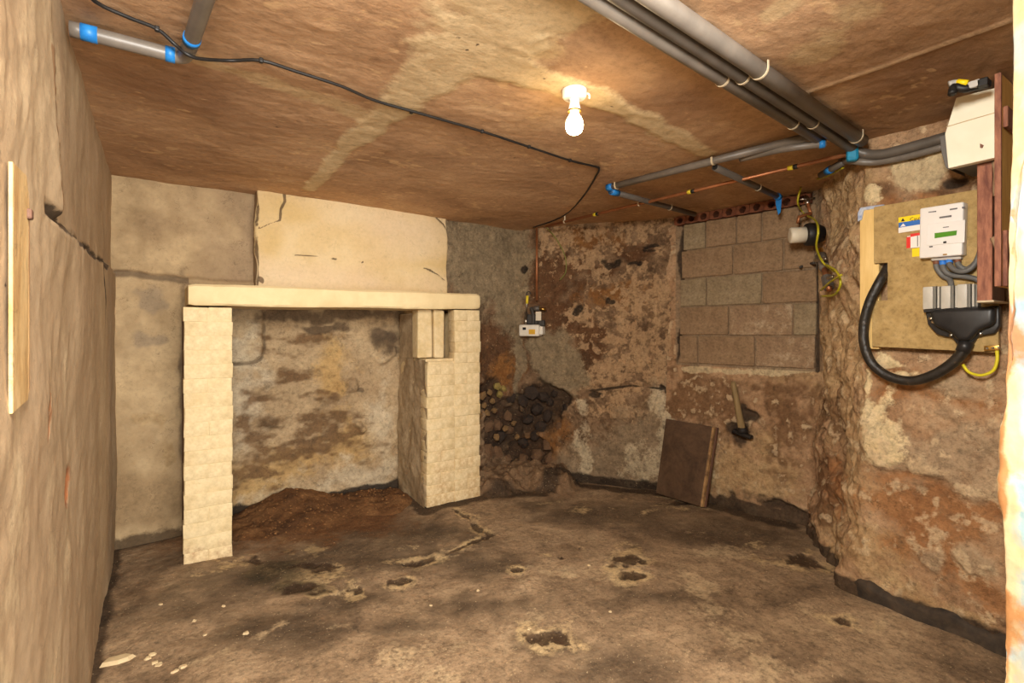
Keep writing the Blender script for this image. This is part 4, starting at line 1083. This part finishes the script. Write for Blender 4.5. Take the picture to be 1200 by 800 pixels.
gm2 = tube_bm([lp(-.026, .004, .235), lp(-.022, .004, .305)], .012, 10)
part('handle_grip', gm2, M_yel, lever, True, 'yellow lever grip')
ringp = [lp(-.012 + .02 * math.cos(t_ * .5), 0, .315 + .026 * math.sin(t_ * .5)) for t_ in range(9)]
part('lead', tube_bm(ringp, .004, 8, 2), M_black, gm, True)

# ------------------------------------------------------------------ plastic pipe end and earth clamps in the rubble corner
M_wpipe = simple('white_plastic_pipe', (214, 202, 178), (228, 218, 196), 8, 0.5)
wp_b = Vector((3.413, 1.541, 1.920)); wp_dir = Vector((0.675, -0.737, 0.02)).normalized(); wp_a = wp_b - wp_dir * 0.17
wp = thing('capped_pipe', 'white capped plastic pipe end with black collar poking from the rubble corner', 'pipe', tuple(wp_a))
Mx = Matrix.Translation(wp_a) @ wp_dir.to_track_quat('Z', 'Y').to_matrix().to_4x4()
part('cap', lathe_bm([(.030, -.003), (.046, -.003), (.050, .004), (.050, .10), (.045, .10)], 26, Mx), M_wpipe, wp, True)
part('collar', lathe_bm([(.045, .085), (.066, .087), (.071, .095), (.071, .145), (.064, .155), (.045, .19)], 26, Mx), M_black, wp, True)
M_gyw = simple('yellow_green_wire', (150, 150, 30), (196, 180, 40), 22, 0.45)
ec = thing('earth_clamp', 'copper pipe and chrome clamp under the ceiling in the rubble corner', 'clamp', (3.508, 1.657, 2.094))
c0, c1 = Vector((3.616, 1.736, 2.274)), Vector((3.447, 1.613, 2.066))
part('pipe', tube_bm([c0, c1], .010, 12), M_cu, ec, True)
part('clamp_band', tube_bm([c0.lerp(c1, .35), c0.lerp(c1, .62)], .016, 12), M_chr, ec, True)
part('clamp_screw', tube_bm([c0.lerp(c1, .45) + Vector((-.05, .02, 0)), c0.lerp(c1, .5) + Vector((.04, -.03, .02))], .006, 8), M_chr, ec, True)
part('copper_elbow', tube_bm([c1, c1 + Vector((-.05, .05, -.02)), c1 + Vector((-.06, .05, -.06))], .011, 10), M_cu, ec, True)
w1 = [(2.921, 1.206, 2.159), (3.167, 1.398, 2.200), (3.594, 1.720, 2.319), (3.401, 1.654, 2.222), (3.399, 1.669, 2.137), (3.571, 1.715, 2.102), (3.103, 1.428, 1.947), (2.874, 1.306, 1.843), (2.946, 1.348, 1.765), (3.059, 1.363, 1.692), (2.945, 1.257, 1.626)]
single('earth_wire', tube_bm(w1, .0058, 8, 5), M_gyw, 'long yellow green earth wire passing in front of the black collar', 'wire', True)
w2 = [(3.013, 1.329, 1.675), (2.845, 1.206, 1.615), (2.781, 1.160, 1.547), (2.871, 1.226, 1.499), (3.091, 1.386, 1.508)]
single('earth_wire', tube_bm(w2, .0058, 8, 6), M_gyw, 'yellow green wire loop at the bottom of the rubble corner clamps', 'wire', True)
w3 = [(3.067, 1.380, 1.540), (2.879, 1.253, 1.564), (2.698, 1.122, 1.580)]
single('earth_wire', tube_bm(w3, .0055, 8, 4), M_gyw, 'short yellow green wire slanting across the lower loop', 'wire', True)
vb = thing('stop_valve', 'grey stop valve with brass fittings below the black collar', 'valve', (3.177, 1.415, 1.686))
a, b = Vector((3.244, 1.464, 1.798)), Vector((3.068, 1.336, 1.538))
part('body', tube_bm([a.lerp(b, .15), a.lerp(b, .5)], .026, 12), M_pipe, vb, True)
part('top_nut', tube_bm([a, a.lerp(b, .2)], .015, 6), M_brass, vb)
part('lower_pipe', tube_bm([a.lerp(b, .45), b], .015, 10), M_cu, vb, True)
part('lower_nut', tube_bm([a.lerp(b, .70), a.lerp(b, .95)], .028, 8), M_piped, vb)
part('tee_handle', tube_bm([(3.227, 1.485, 1.733), (3.090, 1.363, 1.718)], .010, 8), M_chr, vb, True)
part('chrome_screw', tube_bm([(2.907, 1.274, 1.589), (2.824, 1.214, 1.588)], .009, 8), M_chr, vb, True)
single('iron_peg', tube_bm([(3.524, 1.714, 1.737), (3.687, 1.753, 1.770), (3.499, 1.616, 1.753)], .009, 8, 3), M_gd, 'dark iron peg beside the grey stop valve', 'peg', True)

# ------------------------------------------------------------------ electricity meter board
tD = Vector((-.03, -.80, 0)).normalized(); nD = Vector((-tD.y * -1, tD.x * 1, 0))
nD = Vector((-0.9991, 0.0375, 0)); RD = Matrix([[tD.x, -nD.x, 0], [tD.y, -nD.y, 0], [0, 0, 1]])
M_chip = layered('chipboard', [(150, 122, 76), (170, 142, 92), (184, 156, 106)], 14, [], rough=0.8, speck=0.26, bump=(0.3, 0.004, 60))
M_pine = simple('new_pine', (214, 176, 106), (232, 200, 134), 7, 0.6, 0, 0.15, stretch=(6, 6, 0.6))
bd = thing('meter_board', 'notched chipboard backing board on the right wall behind the meter', 'board', (2.797, 0.807, 1.235))
back = [(2.812, 1.021, 1.899), (2.793, 0.589, 1.894), (2.793, 0.578, 1.224), (2.812, 1.028, 1.237), (2.812, 1.028, 1.457), (2.809, 0.965, 1.453), (2.809, 0.965, 1.629), (2.812, 1.021, 1.631)]
part('panel', prism_bm(back, nD * 0.018, 0.0015, 1), M_chip, bd)
bt = [(2.860, 1.093, 1.908), (2.857, 1.034, 1.908), (2.857, 1.034, 1.223), (2.860, 1.093, 1.226)]
part('batten', prism_bm([(2.841, 1.088, 1.904), (2.838, 1.006, 1.904), (2.838, 1.006, 1.225), (2.841, 1.088, 1.226)], nD * 0.026, 0.002, 1), M_pine, bd, label='pale pine batten along the left edge')
part('batten', prism_bm([(2.824, 0.670, 1.885), (2.821, 0.615, 1.880), (2.821, 0.615, 1.250), (2.824, 0.670, 1.249)], nD * 0.026, 0.002, 1), M_pine, bd)
M_bag = simple('white_blue_wrapper', (206, 208, 210), (120, 140, 180), 30, 0.6)
single('plastic_scrap', prism_bm([(2.830, 1.096, 1.888), (2.829, 1.085, 1.910), (2.827, 1.041, 1.910), (2.825, 0.984, 1.906), (2.825, 0.984, 1.894), (2.829, 1.070, 1.895), (2.829, 1.078, 1.851), (2.830, 1.096, 1.846)], nD * 0.02, .002, 1), M_bag, 'scrap of white and blue plastic tucked behind the top of the pine batten', 'scrap')

M_mw = simple('white_meter_plastic', (226, 220, 214), (234, 229, 224), 4, 0.4)
M_mg = simple('pale_grey_plastic', (176, 170, 162), (190, 184, 176), 6, 0.5)
M_lcd = simple('green_lcd', (70, 128, 26), (84, 146, 34), 3, 0.3)
M_ink = simple('grey_print', (92, 88, 90), (112, 108, 108), 40, 0.7)
M_yst = simple('yellow_sticker', (240, 206, 10), (246, 214, 24), 4, 0.5)
M_bst = simple('blue_sticker', (40, 98, 176), (52, 112, 190), 4, 0.5)
M_wst = simple('white_sticker', (228, 222, 214), (236, 230, 224), 4, 0.5)
M_rst = simple('red_sticker', (214, 44, 36), (222, 60, 50), 4, 0.5)
M_kink = simple('black_print', (34, 30, 24), (40, 36, 30), 4, 0.6)
def quad(px, off, th, bev=0.0): return prism_bm(px, nD * th, bev, 2)
mt = thing('electricity_meter', 'white electricity meter with a green display on the chipboard', 'meter', (2.775, 0.747, 1.621))
mcase = auto_smooth(part('case', prism_bm([(2.785, 0.822, 1.845), (2.779, 0.673, 1.843), (2.779, 0.678, 1.624), (2.785, 0.825, 1.627)], nD * 0.055, 0.006, 3), M_mw, mt))
mcov = part('cover', prism_bm([(2.729, 0.798, 1.770), (2.723, 0.669, 1.767), (2.724, 0.671, 1.674), (2.729, 0.799, 1.678)], nD * 0.004, 0.0015, 2), M_mw, mt)
part('display', prism_bm([(2.724, 0.770, 1.728), (2.721, 0.695, 1.727), (2.721, 0.697, 1.708), (2.724, 0.770, 1.706)], nD * 0.002, 0, 1), M_lcd, mcov)
for q in (((2.729, 0.793, 1.824), (2.728, 0.766, 1.823), (2.728, 0.766, 1.818), (2.729, 0.793, 1.820)), ((2.727, 0.755, 1.795), (2.725, 0.714, 1.795), (2.725, 0.714, 1.787), (2.727, 0.755, 1.788)), ((2.725, 0.705, 1.764), (2.724, 0.675, 1.764), (2.724, 0.675, 1.758), (2.725, 0.705, 1.759)), ((2.723, 0.742, 1.749), (2.722, 0.722, 1.749), (2.722, 0.722, 1.745), (2.723, 0.742, 1.745)),
          ((2.726, 0.720, 1.822), (2.725, 0.695, 1.822), (2.725, 0.695, 1.816), (2.726, 0.720, 1.816)), ((2.724, 0.680, 1.822), (2.723, 0.670, 1.822), (2.723, 0.670, 1.814), (2.724, 0.680, 1.815))):
    part('print_mark', prism_bm(q, nD * 0.0008), M_ink, mcase)
part('button', prism_bm([(2.722, 0.740, 1.688), (2.722, 0.730, 1.688), (2.722, 0.730, 1.680), (2.722, 0.740, 1.680)], nD * 0.003, 0), M_kink, mcov)
part('button', prism_bm([(2.729, 0.790, 1.675), (2.728, 0.778, 1.675), (2.728, 0.778, 1.670), (2.729, 0.790, 1.670)], nD * 0.0015, 0), M_kink, mcase)
part('seal', prism_bm([(2.727, 0.743, 1.636), (2.726, 0.729, 1.636), (2.726, 0.729, 1.630), (2.727, 0.743, 1.630)], nD * 0.0015, 0), M_brass, mcase)
part('terminal_strip', prism_bm([(2.784, 0.791, 1.638), (2.779, 0.689, 1.632), (2.779, 0.689, 1.611), (2.784, 0.791, 1.615)], nD * 0.030, 0.002, 1), M_mg, mt)
# stickers on the board
s1 = thing('caution_sticker', 'yellow, blue and white caution sticker left of the electricity meter', 'sticker', (2.787, 0.866, 1.746))
def sq(a, b, c, d_, th=0.0015): return prism_bm([a, b, c, d_], nD * th)
syel = part('yellow_field', sq((2.789, 0.921, 1.830), (2.785, 0.815, 1.830), (2.785, 0.815, 1.806), (2.789, 0.921, 1.806)), M_yst, s1)
part('blue_field', sq((2.789, 0.920, 1.806), (2.785, 0.815, 1.806), (2.785, 0.815, 1.785), (2.789, 0.920, 1.782)), M_bst, s1)
part('white_field', sq((2.789, 0.921, 1.783), (2.785, 0.815, 1.785), (2.785, 0.815, 1.761), (2.789, 0.921, 1.759)), M_wst, s1)
def text_mesh(body, size, origin, m, parent, name='lettering', root=None):
    cu = bpy.data.curves.new(name, 'FONT'); cu.body = body; cu.size = size; cu.extrude = 0.0004; cu.resolution_u = 2
    to = bpy.data.objects.new(name, cu); COL.objects.link(to)
    dg = bpy.context.evaluated_depsgraph_get()
    me = bpy.data.meshes.new_from_object(to.evaluated_get(dg)); bpy.data.objects.remove(to); bpy.data.curves.remove(cu)
    Mt = Matrix(((tD.x, 0, nD.x, 0), (tD.y, 0, nD.y, 0), (0, 1, 0, 0), (0, 0, 0, 1)))
    me.transform(Matrix.Translation(Vector(origin) - Vector((root or parent).location)) @ Mt)
    return mesh_obj(name, me, m, parent)
text_mesh('Caution', 0.022, Vector((2.785, 0.878, 1.806)), M_kink, syel, 'lettering', s1)
part('warning_mark', prism_bm([Vector((2.787, 0.911, 1.810)), Vector((2.787, 0.896, 1.809)), Vector((2.787, 0.904, 1.825))], nD * 0.0006), M_kink, syel)
part('blue_mark', prism_bm([Vector((2.787, 0.914, 1.786)), Vector((2.787, 0.893, 1.787)), Vector((2.787, 0.903, 1.800))], nD * 0.0006), M_wst, s1)
s2 = thing('red_sticker', 'red and white printed sticker below the caution sticker', 'sticker', (2.786, 0.853, 1.683))
part('white_field', sq((2.788, 0.888, 1.739), (2.785, 0.819, 1.747), (2.785, 0.819, 1.683), (2.788, 0.888, 1.685)), M_wst, s2)
part('red_edge', sq((2.787, 0.890, 1.735), (2.786, 0.875, 1.736), (2.786, 0.875, 1.685), (2.787, 0.890, 1.685)), M_rst, s2)
part('red_head', sq((2.786, 0.875, 1.748), (2.784, 0.818, 1.748), (2.784, 0.818, 1.739), (2.786, 0.875, 1.734)), M_rst, s2)
part('print_rule', sq((2.785, 0.850, 1.736), (2.785, 0.847, 1.736), (2.785, 0.847, 1.688), (2.785, 0.850, 1.689), .0008), M_ink, s2)
single('yellow_sticker', sq((2.787, 0.869, 1.680), (2.785, 0.822, 1.682), (2.785, 0.822, 1.643), (2.787, 0.869, 1.644)), M_yst, 'small plain yellow sticker under the red sticker', 'sticker')

# tails from the meter
M_tail = simple('grey_meter_tail', (86, 84, 82), (108, 106, 102), 14, 0.5)
M_blu = simple('blue_sleeve', (40, 110, 200), (60, 130, 214), 14, 0.45)
M_brn = simple('brown_sleeve', (104, 64, 44), (126, 80, 56), 14, 0.5)
tails = [([(2.771, 0.779, 1.620), (2.761, 0.773, 1.582), (2.765, 0.754, 1.548), (2.759, 0.729, 1.527), (2.744, 0.719, 1.489)], M_brn, 'meter tail from the leftmost terminal down to the middle fuse', 'first'),
         ([(2.770, 0.758, 1.618), (2.755, 0.748, 1.575), (2.754, 0.725, 1.548), (2.752, 0.680, 1.537), (2.750, 0.642, 1.523), (2.749, 0.620, 1.497)], M_blu, 'blue sleeved meter tail running low across to the red plank', 'second'),
         ([(2.769, 0.737, 1.619), (2.744, 0.722, 1.583), (2.732, 0.691, 1.558), (2.731, 0.656, 1.565), (2.740, 0.634, 1.605), (2.750, 0.626, 1.656), (2.760, 0.625, 1.713)], M_blu, 'blue sleeved meter tail looping up behind the red plank', 'third'),
         ([(2.768, 0.709, 1.619), (2.758, 0.698, 1.585), (2.757, 0.675, 1.568), (2.756, 0.648, 1.587), (2.760, 0.633, 1.627), (2.770, 0.628, 1.680)], M_brn, 'meter tail from the rightmost terminal curling up to the red plank', 'fourth')]
for (pts, sm, lb_, _) in tails:
    t = thing('meter_tail', lb_, 'cable', pts[0], 'meter tails')
    part('sheath', tube_bm(pts, .0105, 10, 6), M_tail, t, True)
    d0 = Vector(pts[0]).lerp(Vector(pts[1]), .62)
    part('sleeve', tube_bm([pts[0], tuple(d0)], .0118, 10), sm, t, True)

# cut-out head with three fuse carriers
M_cut = simple('black_moulded_plastic', (32, 30, 30), (46, 44, 43), 12, 0.4)
ct = thing('service_cutout', 'black moulded service head at the bottom of the chipboard', 'fuse box', (2.772, 0.685, 1.260))
face = [(2.785, 0.812, 1.400), (2.774, 0.569, 1.412), (2.774, 0.569, 1.330), (2.775, 0.585, 1.300), (2.777, 0.637, 1.289), (2.778, 0.653, 1.257), (2.780, 0.703, 1.256), (2.781, 0.718, 1.281), (2.783, 0.770, 1.295), (2.784, 0.803, 1.340)]
cbase = auto_smooth(part('base', prism_bm(face, nD * 0.030, 0.006, 3), M_cut, ct))
face2 = [(2.757, 0.789, 1.399), (2.747, 0.574, 1.408), (2.747, 0.576, 1.337), (2.750, 0.626, 1.313), (2.751, 0.652, 1.271), (2.752, 0.691, 1.271), (2.753, 0.716, 1.306), (2.756, 0.771, 1.332)]
auto_smooth(part('hood', prism_bm(face2, nD * 0.045, 0.018, 4), M_cut, ct))
for p in ((2.750, 0.790, 1.365), (2.749, 0.781, 1.350), (2.749, 0.721, 1.294), (2.745, 0.627, 1.300)):
    part('screw', lathe_bm([(.0085, 0), (.0085, .004), (.005, .008)], 10, Matrix.Translation(p) @ nD.to_track_quat('Z', 'Y').to_matrix().to_4x4()), M_chr, cbase, True)
M_fu = simple('grey_fuse_carrier', (176, 170, 158), (196, 190, 178), 8, 0.45)
M_fud = simple('dark_grey_fuse_side', (112, 108, 100), (130, 126, 118), 8, 0.5)
FUSES = [((2.777, 0.792, 1.403), [(2.778, 0.810, 1.501), (2.776, 0.774, 1.502), (2.776, 0.774, 1.406), (2.778, 0.810, 1.404)]),
         ((2.774, 0.731, 1.403), [(2.775, 0.747, 1.500), (2.773, 0.714, 1.501), (2.773, 0.714, 1.406), (2.775, 0.747, 1.403)]),
         ((2.772, 0.676, 1.404), [(2.772, 0.693, 1.503), (2.771, 0.660, 1.504), (2.771, 0.660, 1.407), (2.772, 0.693, 1.405)])]
fl = ['first grey fuse carrier, standing apart at the left of the black service head', 'middle grey fuse carrier on top of the black service head', 'last grey fuse carrier, touching the red plank above the black service head']
for k in range(3):
    t = thing('fuse_carrier', fl[k], 'fuse', FUSES[k][0], 'fuse carriers on the service head')
    P = [Vector(p) for p in FUSES[k][1]]
    auto_smooth(part('carrier', prism_bm(P, nD * 0.055, 0.004, 2), M_fu, t))
    ex = (P[1] - P[0]).normalized(); wid = (P[1] - P[0]).length
    for j in range(3):
        o_ = ex * (wid + 0.002 + 0.010 * j) - nD * 0.0
        w_ = ex * 0.007
        A, D_ = P[0] + o_ - Vector((0, 0, 0.002 * j)), P[3] + o_ + Vector((0, 0, .002))
        part('rib', prism_bm([A, A + w_, D_ + w_, D_], nD * (0.050 - 0.006 * j), 0.001, 1), (M_fud, M_fu, M_fud)[j], t)
    part('fuse_base', prism_bm([P[3] + Vector((0, 0, .003)), P[2] + ex * .03 + Vector((0, 0, .003)), P[2] + ex * .03 - Vector((0, 0, .012)), P[3] - Vector((0, 0, .012))], nD * 0.045, 0.001, 1), M_cut, t)

# thick black supply cable
cpts = [(2.825, 0.973, 1.615), (2.805, 0.980, 1.586), (2.775, 0.994, 1.534), (2.767, 1.029, 1.447), (2.768, 1.053, 1.343), (2.768, 1.051, 1.245), (2.772, 1.020, 1.157), (2.769, 0.951, 1.102), (2.765, 0.865, 1.089), (2.756, 0.783, 1.122), (2.749, 0.721, 1.173), (2.742, 0.680, 1.229), (2.746, 0.670, 1.268)]
n = N('supply_cable_jacket')
gmN = n.noise(30, 6, .6); n.link(n.ramp(gmN, [(.3, (22, 20, 18)), (.6, (44, 38, 32)), (.75, (92, 74, 50))]), n.bsdf.inputs['Base Color']); n.bsdf.inputs['Roughness'].default_value = .45
n.link(n.bump(n.noise(60, 4, .5), .5, .006), n.bsdf.inputs['Normal'])
sc = thing('supply_cable', 'thick black mains cable looping from the board notch to the service head', 'cable', cpts[8])
part('jacket', tube_bm(cpts, .021, 14, 7), n.m, sc, True)
part('gland', tube_bm([(2.742, 0.683, 1.225), (2.746, 0.670, 1.268)], .0245, 14), M_cut, sc, True)

# earth terminal and its wire
et = thing('earth_terminal', 'small brass earth terminal at the lower right of the chipboard', 'terminal', (2.773, 0.597, 1.234))
eblock = auto_smooth(part('block', prism_bm([(2.776, 0.619, 1.251), (2.774, 0.572, 1.255), (2.774, 0.572, 1.235), (2.776, 0.619, 1.230)], nD * .02, .003, 2), M_brass, et))
for k in range(3):
    pt = Vector((2.756, 0.609, 1.241)).lerp(Vector((2.754, 0.573, 1.245)), k / 2)
    part('screw', lathe_bm([(.005, 0), (.005, .004), (.003, .006)], 10, Matrix.Translation(pt) @ nD.to_track_quat('Z', 'Y').to_matrix().to_4x4()), M_chr, eblock)
M_ybr = simple('bright_yellow_wire', (206, 190, 30), (222, 208, 50), 22, 0.45)
single('earth_wire', tube_bm([(2.768, 0.583, 1.238), (2.768, 0.582, 1.194), (2.768, 0.594, 1.152), (2.770, 0.630, 1.130), (2.782, 0.671, 1.139), (2.793, 0.695, 1.170)], .006, 8, 6), M_ybr, 'bright yellow earth wire hanging below the chipboard', 'wire', True)

# ------------------------------------------------------------------ consumer unit and cupboard planks at the right
M_cuw = simple('cream_box_enamel', (226, 218, 194), (236, 230, 208), 6, 0.5)
M_cug = simple('grey_box_side', (92, 88, 84), (110, 104, 98), 8, 0.6)
cu = thing('fuse_cupboard', 'cream white tapered electrical box high on the right wall', 'electrical box', (2.640, 0.639, 1.955))
fc = [(2.541, 0.652, 2.215), (2.535, 0.532, 2.206), (2.535, 0.532, 1.949), (2.542, 0.677, 1.947), (2.542, 0.687, 2.084)]
part('cover', prism_bm(fc, nD * -0.035, 0.003, 2), M_cuw, cu)
cucov = cu.children[0]
bb = [Vector(p) - nD * .035 for p in fc]
cen = sum(bb, Vector()) / len(bb)
part('box', prism_bm([cen + (p - cen) * 0.96 for p in bb], nD * -0.215, 0.003, 1), M_cug, cu)
part('side_flange', prism_bm([(2.654, 0.734, 2.113), (2.653, 0.709, 2.116), (2.653, 0.701, 1.967), (2.653, 0.715, 1.981), (2.654, 0.729, 2.048)], nD * -0.17, .002, 1), M_cug, cu)
M_seam = simple('brown_grime_line', (176, 148, 104), (196, 172, 130), 30, 0.8)
part('seam', prism_bm([(2.540, 0.682, 2.112), (2.534, 0.536, 2.116), (2.534, 0.536, 2.113), (2.540, 0.682, 2.109)], nD * -0.003), M_seam, cucov)
part('latch', prism_bm([(2.532, 0.580, 2.013), (2.532, 0.570, 2.004), (2.532, 0.574, 1.995), (2.532, 0.580, 1.997)], nD * -0.006), M_brn, cucov)
wr = thing('wire_bundle', 'tangle of black and yellow wires on top of the cream electrical box', 'wires', (2.398, 0.592, 2.186))
part('black_wire', tube_bm([(2.359, 0.616, 2.166), (2.369, 0.614, 2.193), (2.378, 0.587, 2.179), (2.396, 0.557, 2.181), (2.415, 0.527, 2.183)], .014, 8, 4), M_black, wr, True)
part('grey_wire', tube_bm([(2.369, 0.628, 2.208), (2.379, 0.611, 2.210), (2.388, 0.585, 2.190), (2.396, 0.545, 2.188)], .012, 8, 4), M_mg, wr, True)
part('yellow_tag', tube_bm([(2.378, 0.607, 2.211), (2.377, 0.578, 2.195)], .011, 8), M_yst, wr, True)
part('connector', box_bm((2.386, 0.559, 2.185), (.03, .035, .025), .004, 2), M_mg, wr)
part('connector', box_bm((2.386, 0.538, 2.183), (.03, .03, .028), .004, 2), M_black, wr)

M_redp = simple('red_oxide_painted_wood', (104, 58, 44), (168, 112, 84), 16, 0.7, 0, 0.4, stretch=(3, 3, 0.8))
M_orw = simple('orange_bare_wood', (210, 146, 66), (238, 184, 104), 7, 0.65, 0, 0.3, stretch=(8, 8, 0.7))
M_dkw = simple('dark_brown_wood', (84, 56, 42), (110, 78, 60), 8, 0.7, 0, 0.4, stretch=(4, 4, 0.8))
pk = thing('cupboard_plank', 'short dark plank with red painted edge standing above the service head', 'plank', (2.70, 0.585, 1.42))
part('board', box_bm((2.705, 0.582, 1.70), (0.19, 0.034, 0.55), .003, 2), M_dkw, pk)
part('painted_edge', box_bm((2.607, 0.583, 1.70), (0.012, 0.044, 0.56), .003, 2), M_redp, pk)
part('foot_strip', box_bm((2.70, 0.580, 1.424), (0.205, 0.05, 0.008), .002, 1), M_clip, pk)
pk2 = thing('cupboard_plank', 'tall orange bare wood plank with red edge beside the pale doorway jamb', 'plank', (2.5, 0.515, 1.47))
part('board', box_bm((2.56, 0.516, 1.85), (0.17, 0.016, 0.76), .002, 2), M_orw, pk2)
part('painted_edge', box_bm((2.468, 0.516, 1.85), (0.014, 0.018, 0.76), .002, 2), M_redp, pk2)
part('cross_block', box_bm((2.545, 0.500, 2.075), (0.13, 0.014, 0.075), .004, 2), M_redp, pk2)
part('cleat', box_bm((2.50, 0.500, 1.57), (0.05, 0.014, 0.20), .004, 2), M_redp, pk2)
M_rag = simple('dusty_string', (132, 106, 80), (164, 138, 108), 30, 0.95)
single('rag_knot', tube_bm([(2.60, .556, 1.665), (2.595, .545, 1.635), (2.575, .53, 1.60), (2.55, .515, 1.605), (2.53, .50, 1.64), (2.56, .50, 1.66)], .012, 7, 4, None), M_rag, 'dusty rag tied round the dark plank', 'rag', True)
single('peeling_strip', tube_bm([(2.595, .552, 1.95), (2.588, .545, 1.90), (2.60, .55, 1.86), (2.592, .547, 1.82)], .010, 6, 4, None), M_rag, 'dusty peeling strip hanging at the top of the dark plank', 'rag', True)

# ------------------------------------------------------------------ left wall timber strip
M_strip = layered('cream_painted_timber', [(150, 108, 62), (186, 152, 102), (204, 176, 128), (210, 186, 142)], 7, [], rough=0.7, speck=0.2, bump=(0.5, .006, 16), stretch=(1, 1, .35), crust=0.16, veins=0.6)
M_stripe = simple('worn_brown_timber', (120, 80, 48), (190, 152, 104), 14, 0.8, 0, .5, stretch=(1, 1, .3))
ls = thing('timber_strip', 'cream painted timber strip with chipped brown edge on the left wall', 'strip', (-0.195, 1.251, 1.172))
ya, yb = (-0.195, 1.177, 1.436)[1], (-0.195, 1.304, 1.451)[1]
zt, zb = (-0.195, 1.237, 1.598)[2], (-0.195, 1.251, 1.172)[2]
part('board', prism_bm([(-.205, ya, zb), (-.205, yb - .004, zb + .010), (-.205, yb, zb + .02), (-.205, yb, zt - .03), (-.205, yb - .02, zt), (-.205, ya, zt - .005)], (0.006, 0, 0), .0015, 2), M_strip, ls)
part('worn_edge', prism_bm([(-.205, yb + .001, zb + .02), (-.205, yb + .012, zb + .03), (-.205, yb + .010, zt - .06), (-.205, yb + .001, zt - .03)], (0.006, 0, 0), .0015, 2), M_stripe, ls)
part('knot_hole', box_bm((-.198, yb - .006, zt - .07), (.012, .02, .02), .004, 2), M_dkw, ls)

# ------------------------------------------------------------------ leaning panel and the wooden handled tool
M_pan = layered('dark_brown_board', [(62, 46, 34), (86, 65, 48), (106, 83, 62)], 4, [], rough=0.6, speck=0.2, bump=(0.3, .004, 22), crust=0.2)
M_pedge = simple('worn_board_edge', (96, 70, 46), (178, 140, 92), 16, .8, 0, .4)
bl, br = Vector((3.346, 2.716, 0.000)), Vector((3.347, 2.324, 0.000))
tl, tr = Vector((3.396, 2.655, 0.610)), Vector((3.448, 2.271, 0.602))
tl = Vector((3.395, bl.y - .02, .60)); tr = Vector((3.435, br.y - .02, .59))
bl.x -= .05; br.x -= .03
nP = (br - bl).cross(tl - bl).normalized()
if nP.x > 0: nP = -nP
bl.z = br.z = 0.012
lpn = thing('leaning_board', 'dark brown wooden board leaning against the wall below the blocks', 'board', tuple((bl + br) / 2 - Vector((0, 0, .012))))
part('board', prism_bm([bl, br, tr, tl], nP * 0.02, .003, 2), M_pan, lpn)
side = (br - bl).normalized()
part('edge_strip', prism_bm([br + side * .004, br + side * .022, tr + side * .022 , tr + side * .004], nP * .028, .002, 1), M_pedge, lpn)
part('back_board', prism_bm([bl - nP * .004, br + side * .03 - nP * .004, tr + side * .03 - nP * .004, tl - nP * .004], nP * -.02, .002, 1), M_dkw, lpn)

M_hand = simple('weathered_wooden_handle', (118, 98, 64), (150, 126, 86), 12, 0.75, 0, .3, stretch=(4, 4, .6))
M_iron = simple('black_iron', (30, 27, 25), (52, 46, 42), 16, 0.6, 0.4, .5)
h0, h1 = Vector((3.416, 2.133, 0.946)), Vector((3.463, 2.089, 0.585))
tool = thing('wooden_handled_tool', 'wooden handled tool stuck head down in a hole below the blocks', 'tool', tuple(h1))
ax = (h1 - h0)
part('handle', tube_bm([h0, h0 + ax * .06, h0 + ax * .5, h0 + ax * .9, h1], .02, 14, 0, [.014, .019, .021, .025, .027]), M_hand, tool, True)
part('head', box_bm(h1 + Vector((0, .0, -.015)), (.045, .15, .03), .010, 2, Matrix.Rotation(.2, 3, 'X')), M_iron, tool)
part('collar', lathe_bm([(.03, -.02), (.038, -.015), (.038, .015), (.03, .02)], 14, Matrix.Translation(h1 + Vector((0, 0, .012)))), M_iron, tool, True)

# ------------------------------------------------------------------ crumbs of plaster on the floor
M_crumb = simple('plaster_crumb', (190, 166, 126), (212, 190, 150), 14, 0.9, 0, .4)
rng = random.Random(77)
def flake(x, y, sx, sy, sz, label, group=None):
    bm = bmesh.new(); k = 9; top = []; bot = []
    for i in range(k):
        a = 2 * math.pi * i / k; r = 1 + rng.uniform(-.28, .28)
        p = (x + sx * r * math.cos(a), y + sy * r * math.sin(a))
        bot.append(bm.verts.new((p[0], p[1], 0.002))); top.append(bm.verts.new((x + (p[0] - x) * .82, y + (p[1] - y) * .82, sz * rng.uniform(.7, 1.2))))
    bm.faces.new(top); bm.faces.new(bot[::-1])
    for i in range(k): bm.faces.new((bot[i], bot[(i + 1) % k], top[(i + 1) % k], top[i]))
    o = single('plaster_flake', bm, M_crumb, label, 'debris', False, group)
    o.location.z += float(floor_fn(np.array([x]), np.array([y]))[0][0]) - 0.004
    return o
flake(*(-0.135, 2.544, 0.000)[:2], .055, .032, .016, 'largest pale plaster flake on the floor beside the left wall')
flake(*(0.310, 2.455, 0.000)[:2], .014, .012, .012, 'single round plaster crumb on the floor left of centre')
for p in ((-0.031, 2.497, 0.000), (-0.011, 2.452, 0.000), (0.003, 2.430, 0.000), (-0.020, 2.515, 0.000), (0.054, 2.340, 0.000), (0.081, 2.351, 0.000)):
    flake(*p[:2], .014, .010, .010, 'small pale crumb near the largest plaster flake', 'plaster crumbs by the largest flake')
for p in ((0.010, 2.925, 0.000), (0.135, 2.701, 0.000), (0.256, 2.773, 0.000), (0.166, 2.562, 0.000), (1.077, 2.241, 0.000), (1.746, 1.715, 0.000), (2.000, 2.130, 0.000), (1.338, 2.239, 0.000), (1.351, 1.820, 0.000)):
    flake(*p[:2], .009, .008, .008, 'tiny pale plaster crumb scattered on the open floor', 'scattered plaster crumbs')
